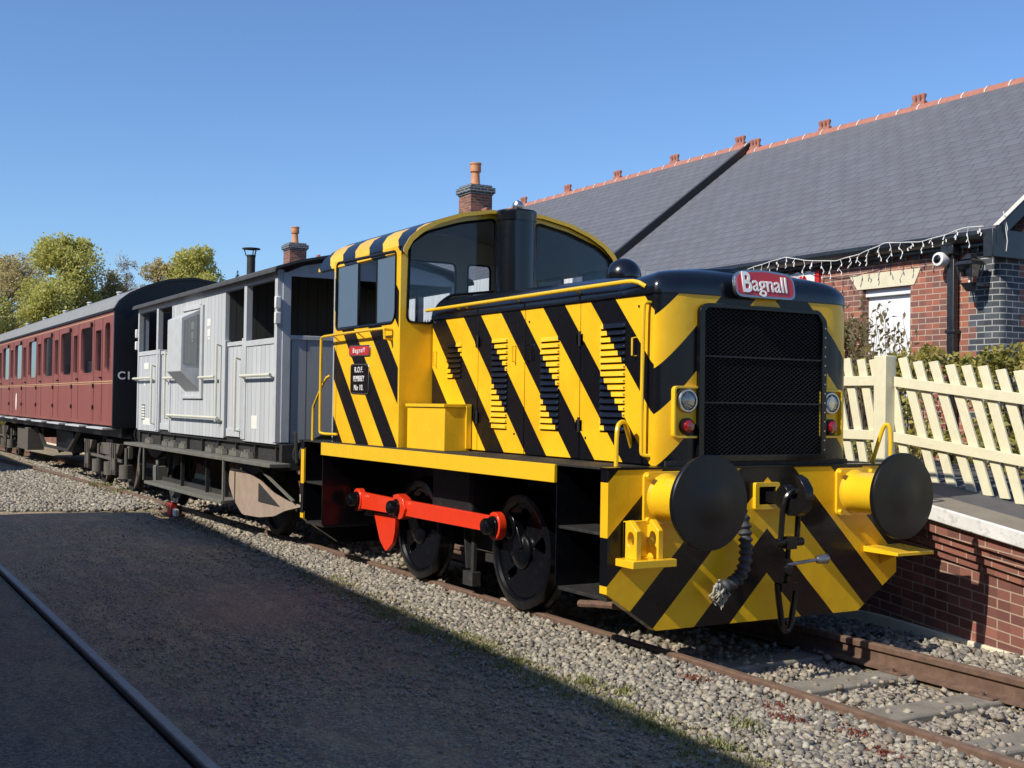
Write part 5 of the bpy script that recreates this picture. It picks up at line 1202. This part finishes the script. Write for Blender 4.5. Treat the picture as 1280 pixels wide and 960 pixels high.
# ================================================================== COACH
co = thing('passenger_coach', 'faded maroon passenger coach with yellow lining, grey roof and black end', 'railway carriage', (-24, 0, 0))
CE, CB, QY = -15.10, -34.0, 1.35
wide = [(-18.18+2.27*-i*1.0-(0 if i < 1 else .04*i), -17.04-2.27*i-.02*i) for i in range(7)]
wide = [(-18.18, -17.04), (-20.43, -19.23), (-22.72, -21.5), (-24.99, -23.81), (-27.35, -26.14), (-29.70, -28.47), (-32.0, -30.8)]
narrow = [(-16.75, -16.22), (-18.97, -18.54), (-21.22, -20.78), (-23.57, -23.1), (-25.89, -25.43), (-28.15, -27.72), (-30.45, -30.02)]
holes = [rrect(a, b2, 2.15, 3.02, .10) for a, b2 in wide]+[rrect(a, b2, 2.17, 2.92, .03) for a, b2 in narrow]+[rrect(-15.90, -15.46, 2.15, 3.02, .10)]
for s in (-1, 1):
    y0, y1 = sorted((s*QY, s*(QY-.05)))
    e = MB().prism([(CB, 1.19), (CE-.06, 1.19), (CE-.06, 3.20), (CB, 3.20)], XZ, y0, y1, holes).build('side_panel', 'maroon', co, smooth=.5)
    for h in holes:
        MB().prism(h, XZ, s*(QY-.035)-.003, s*(QY-.035)+.003).build('window_pane', 'coach_glass', e, smooth=0)
        P = h; N = len(P); yy = s*(QY+.004); fr = MB()
        cx_ = sum(p[0] for p in P)/N; cz_ = sum(p[1] for p in P)/N
        big = [(cx_+(x-cx_)*(1+.09/max(.2, (max(q[0] for q in P)-min(q[0] for q in P)))), cz_+(z-cz_)*1.06) for x, z in P]
        fr.prism(big, XZ, min(s*QY, yy), max(s*QY, yy)+.001, [P]); fr.build('window_frame', 'maroon', e, smooth=.5)
    b_ = MB()
    ya, yb2 = sorted((s*(QY+.0005), s*(QY+.004)))
    b_.box(CB, CE-.07, ya, yb2, 1.965, 1.985); b_.box(CB, CE-.07, ya, yb2, 1.93, 1.945); b_.box(CB, CE-.07, ya, yb2, 3.135, 3.155); b_.build('lining', 'lining', e)
    b_ = MB()
    for i, (a, b2) in enumerate(narrow):
        for x in (a-.12, b2+.10): b_.box(x-.006, x+.006, ya, yb2+(.002), 1.25, 3.12)
        b_.box(b2+.0, b2+.09, *sorted((s*QY, s*(QY+.04))), 2.03, 2.06)
        for z in (1.90, 1.50): b_.box(a-.14, a-.08, *sorted((s*QY, s*(QY+.03))), z-.04, z+.04)
    b_.build('door_seams', 'coach_black', e)
    b_ = MB()
    for a, b2 in wide: b_.cyl((b2-.02, s*QY, 3.05), (b2-.02, s*(QY+.04), 3.05), .045, 8)
    b_.build('vents', 'coach_black', e)
    MB().box(CB, CE, *sorted((s*(QY+.03), s*(QY-.02))), 3.205, 3.245).build('gutter', 'coach_black', e)
    MB().prism([(-26.96+.10*math.cos(a), 1.56+.22*math.sin(a)) for a in np.linspace(0, 6.28, 21)[:-1]], XZ, *sorted((s*(QY+.0005), s*(QY+.006)))).build('oval_emblem', 'lettering', e)
    # step boards
    for x in (-16.2, -18.4, -20.65, -22.9, -25.2, -27.5, -29.8): b_ = MB(); b_.box(x-.74, x+.74, *sorted((s*1.46, s*1.22)), 1.115, 1.15); b_.build('step_board', 'van_trim', co, bevel=.005)
    
    MB().box(CB, CE-.1, *sorted((s*1.18, s*1.10)), .98, 1.18).build('solebar', 'coach_black', co)
cpf = [(-1.36, 3.24), (-1.28, 3.38), (-1.10, 3.53), (-.8, 3.68), (-.45, 3.80), (0, 3.86)]; cpf = cpf+[(-y, z) for y, z in reversed(cpf[:-1])]
b_ = MB(); b_.loft([[(x, y, z) for y, z in cpf] for x in (CB, CE-.002)]); b_.build('roof', 'coach_roof', co, smooth=.7)
b_ = MB(); b_.prism([(-1.36, 1.15), (-1.36, 3.25)]+cpf[1:-1]+[(1.36, 3.25), (1.36, 1.15)], YZ, CE-.06, CE); b_.build('end_panel', 'coach_black', co, smooth=.6)
b_ = MB(); b_.loft([[(x, y*1.004, z+.004) for y, z in cpf]+[(x, y*.985, z-.04) for y, z in reversed(cpf)] for x in (CE-.08, CE+.03)]); b_.build('roof_end_rim', 'coach_black', co, smooth=.7)
b_ = MB()
for i in range(5):
    x = -18.6-i*3.1
    for y in (-.55,): b_.lathe((x, y, 3.76), (0, 0, 1), [(0, .05), (.03, .05), (.05, .07), (.07, .06), (.08, .02)], 10)
b_.build('roof_vents', 'van_trim', co)
text('C1', 'end_lettering', .19, 'lettering', facing_front(CE+.004, -1.17, 2.065), co, .002, 1, 1.1, .004)
b_ = MB(); b_.lathe((CE, -.1, 3.62), (1, 0, 0), [(0, .04), (.08, .04), (.08, .01)], 8); b_.cyl((CE, -.6, 1.9), (CE+.1, -.6, 1.9), .03, 8)
for y in (-.8, .8): b_.box(CE, CE+.03, y-.02, y+.02, 1.3, 3.3)
b_.build('end_fittings', 'coach_black', co)
for y in (-.87, .87):
    b_ = MB(); b_.lathe((CE, y, 1.05), (1, 0, 0), [(0, .13), (.25, .11), (.27, .07), (.45, .07), (.455, .22), (.49, .22), (.5, .001)], 28); b_.build('buffer', 'coach_black', co)
MB().tube([(CE+.1, -.4, 1.1), (CE+.35, -.4, .75), (CE+.6, -.35, .60), (CE+.85, -.3, .85)], .035, 8, 2).build('brake_hose', 'hose_black', co)
MB().box(-33.9, -15.3, -.02, .02, 1.2, 3.3).build('view_block', 'cab_inside', co)  # added blank wall, stops sky showing through the coach windows
MB().box(-33.9, -15.2, -1.0, 1.0, .95, 1.188).build('underframe', 'coach_black', co)
MB().box(-28.1, -26.3, -1.15, -.75, .33, .90).build('battery_box', 'bogie', co, bevel=.01)
MB().prism([(-25.4, .95), (-24.2, .50), (-21.0, .50), (-19.8, .95), (-19.9, .98), (-21.1, .56), (-24.1, .56), (-25.3, .98)], XZ, -1.08, -1.02).build('truss_bar', 'van_frame', co)
MB().box(-23.6, -21.6, -.9, .9, .45, .95).build('equipment_box', 'coach_black', co, bevel=.05)
for xb in (-17.1, -31.6):
    bo = MB(); bo.box(xb-1.75, xb+1.75, -1.02, -.94, .60, .82); bo.box(xb-1.75, xb+1.75, .94, 1.02, .60, .82); bo.box(xb-.3, xb+.3, -1.0, 1.0, .5, .9)
    be = bo.build('bogie', 'bogie', co, bevel=.01)
    for s in (-1, 1):
        for xw in (xb-1.22, xb+1.22):
            b_ = MB(); b_.lathe((xw, s*.76, .47), (0, s, 0), [(-.06, .498), (-.035, .498), (-.02, .47), (.075, .466), (.075, .40), (.03, .38), (.02, .15), (.07, .13), (.12, .06), (.12, .001)], 32); b_.build('wheel', 'van_frame', be)
            b_ = MB(); b_.box(xw-.14, xw+.14, *sorted((s*.95, s*1.18)), .36, .60); b_.build('axle_box', 'bogie', be, bevel=.03)
            b_ = MB(); b_.prism([(xw-.42, .86), (xw+.42, .86), (xw+.26, .70), (xw+.08, .62), (xw-.08, .62), (xw-.26, .70)], XZ, *sorted((s*1.06, s*1.16))); b_.build('spring', 'bogie', be, bevel=.01)
            b_ = MB()
            for dx in (-.16, .0, .16): b_.bar((xw+dx, s*1.17, .86), (xw+dx, s*1.17, .30), .05, .03)
            b_.build('spring_hangers', 'bogie', be)
            b_ = MB(); b_.prism([(xw+.52, .52), (xw+.60, .50), (xw+.50, .28), (xw+.36, .08), (xw+.30, .10), (xw+.44, .30)], XZ, *sorted((s*.86, s*.80))); b_.build('brake_block', 'rust', be)
        b_ = MB(); b_.bar((xb-1.5, s*1.12, .58), (xb+1.7, s*1.12, .56), .03, .05)
        for x in (xb-.55, xb+.55, xb+1.85): b_.cyl((x, s*1.08, .26), (x, s*1.08, .50), .12, 14); b_.cyl((x, s*1.08, .5), (x, s*1.08, .8), .03, 8)
        b_.build('bolster_gear', 'bogie', be)
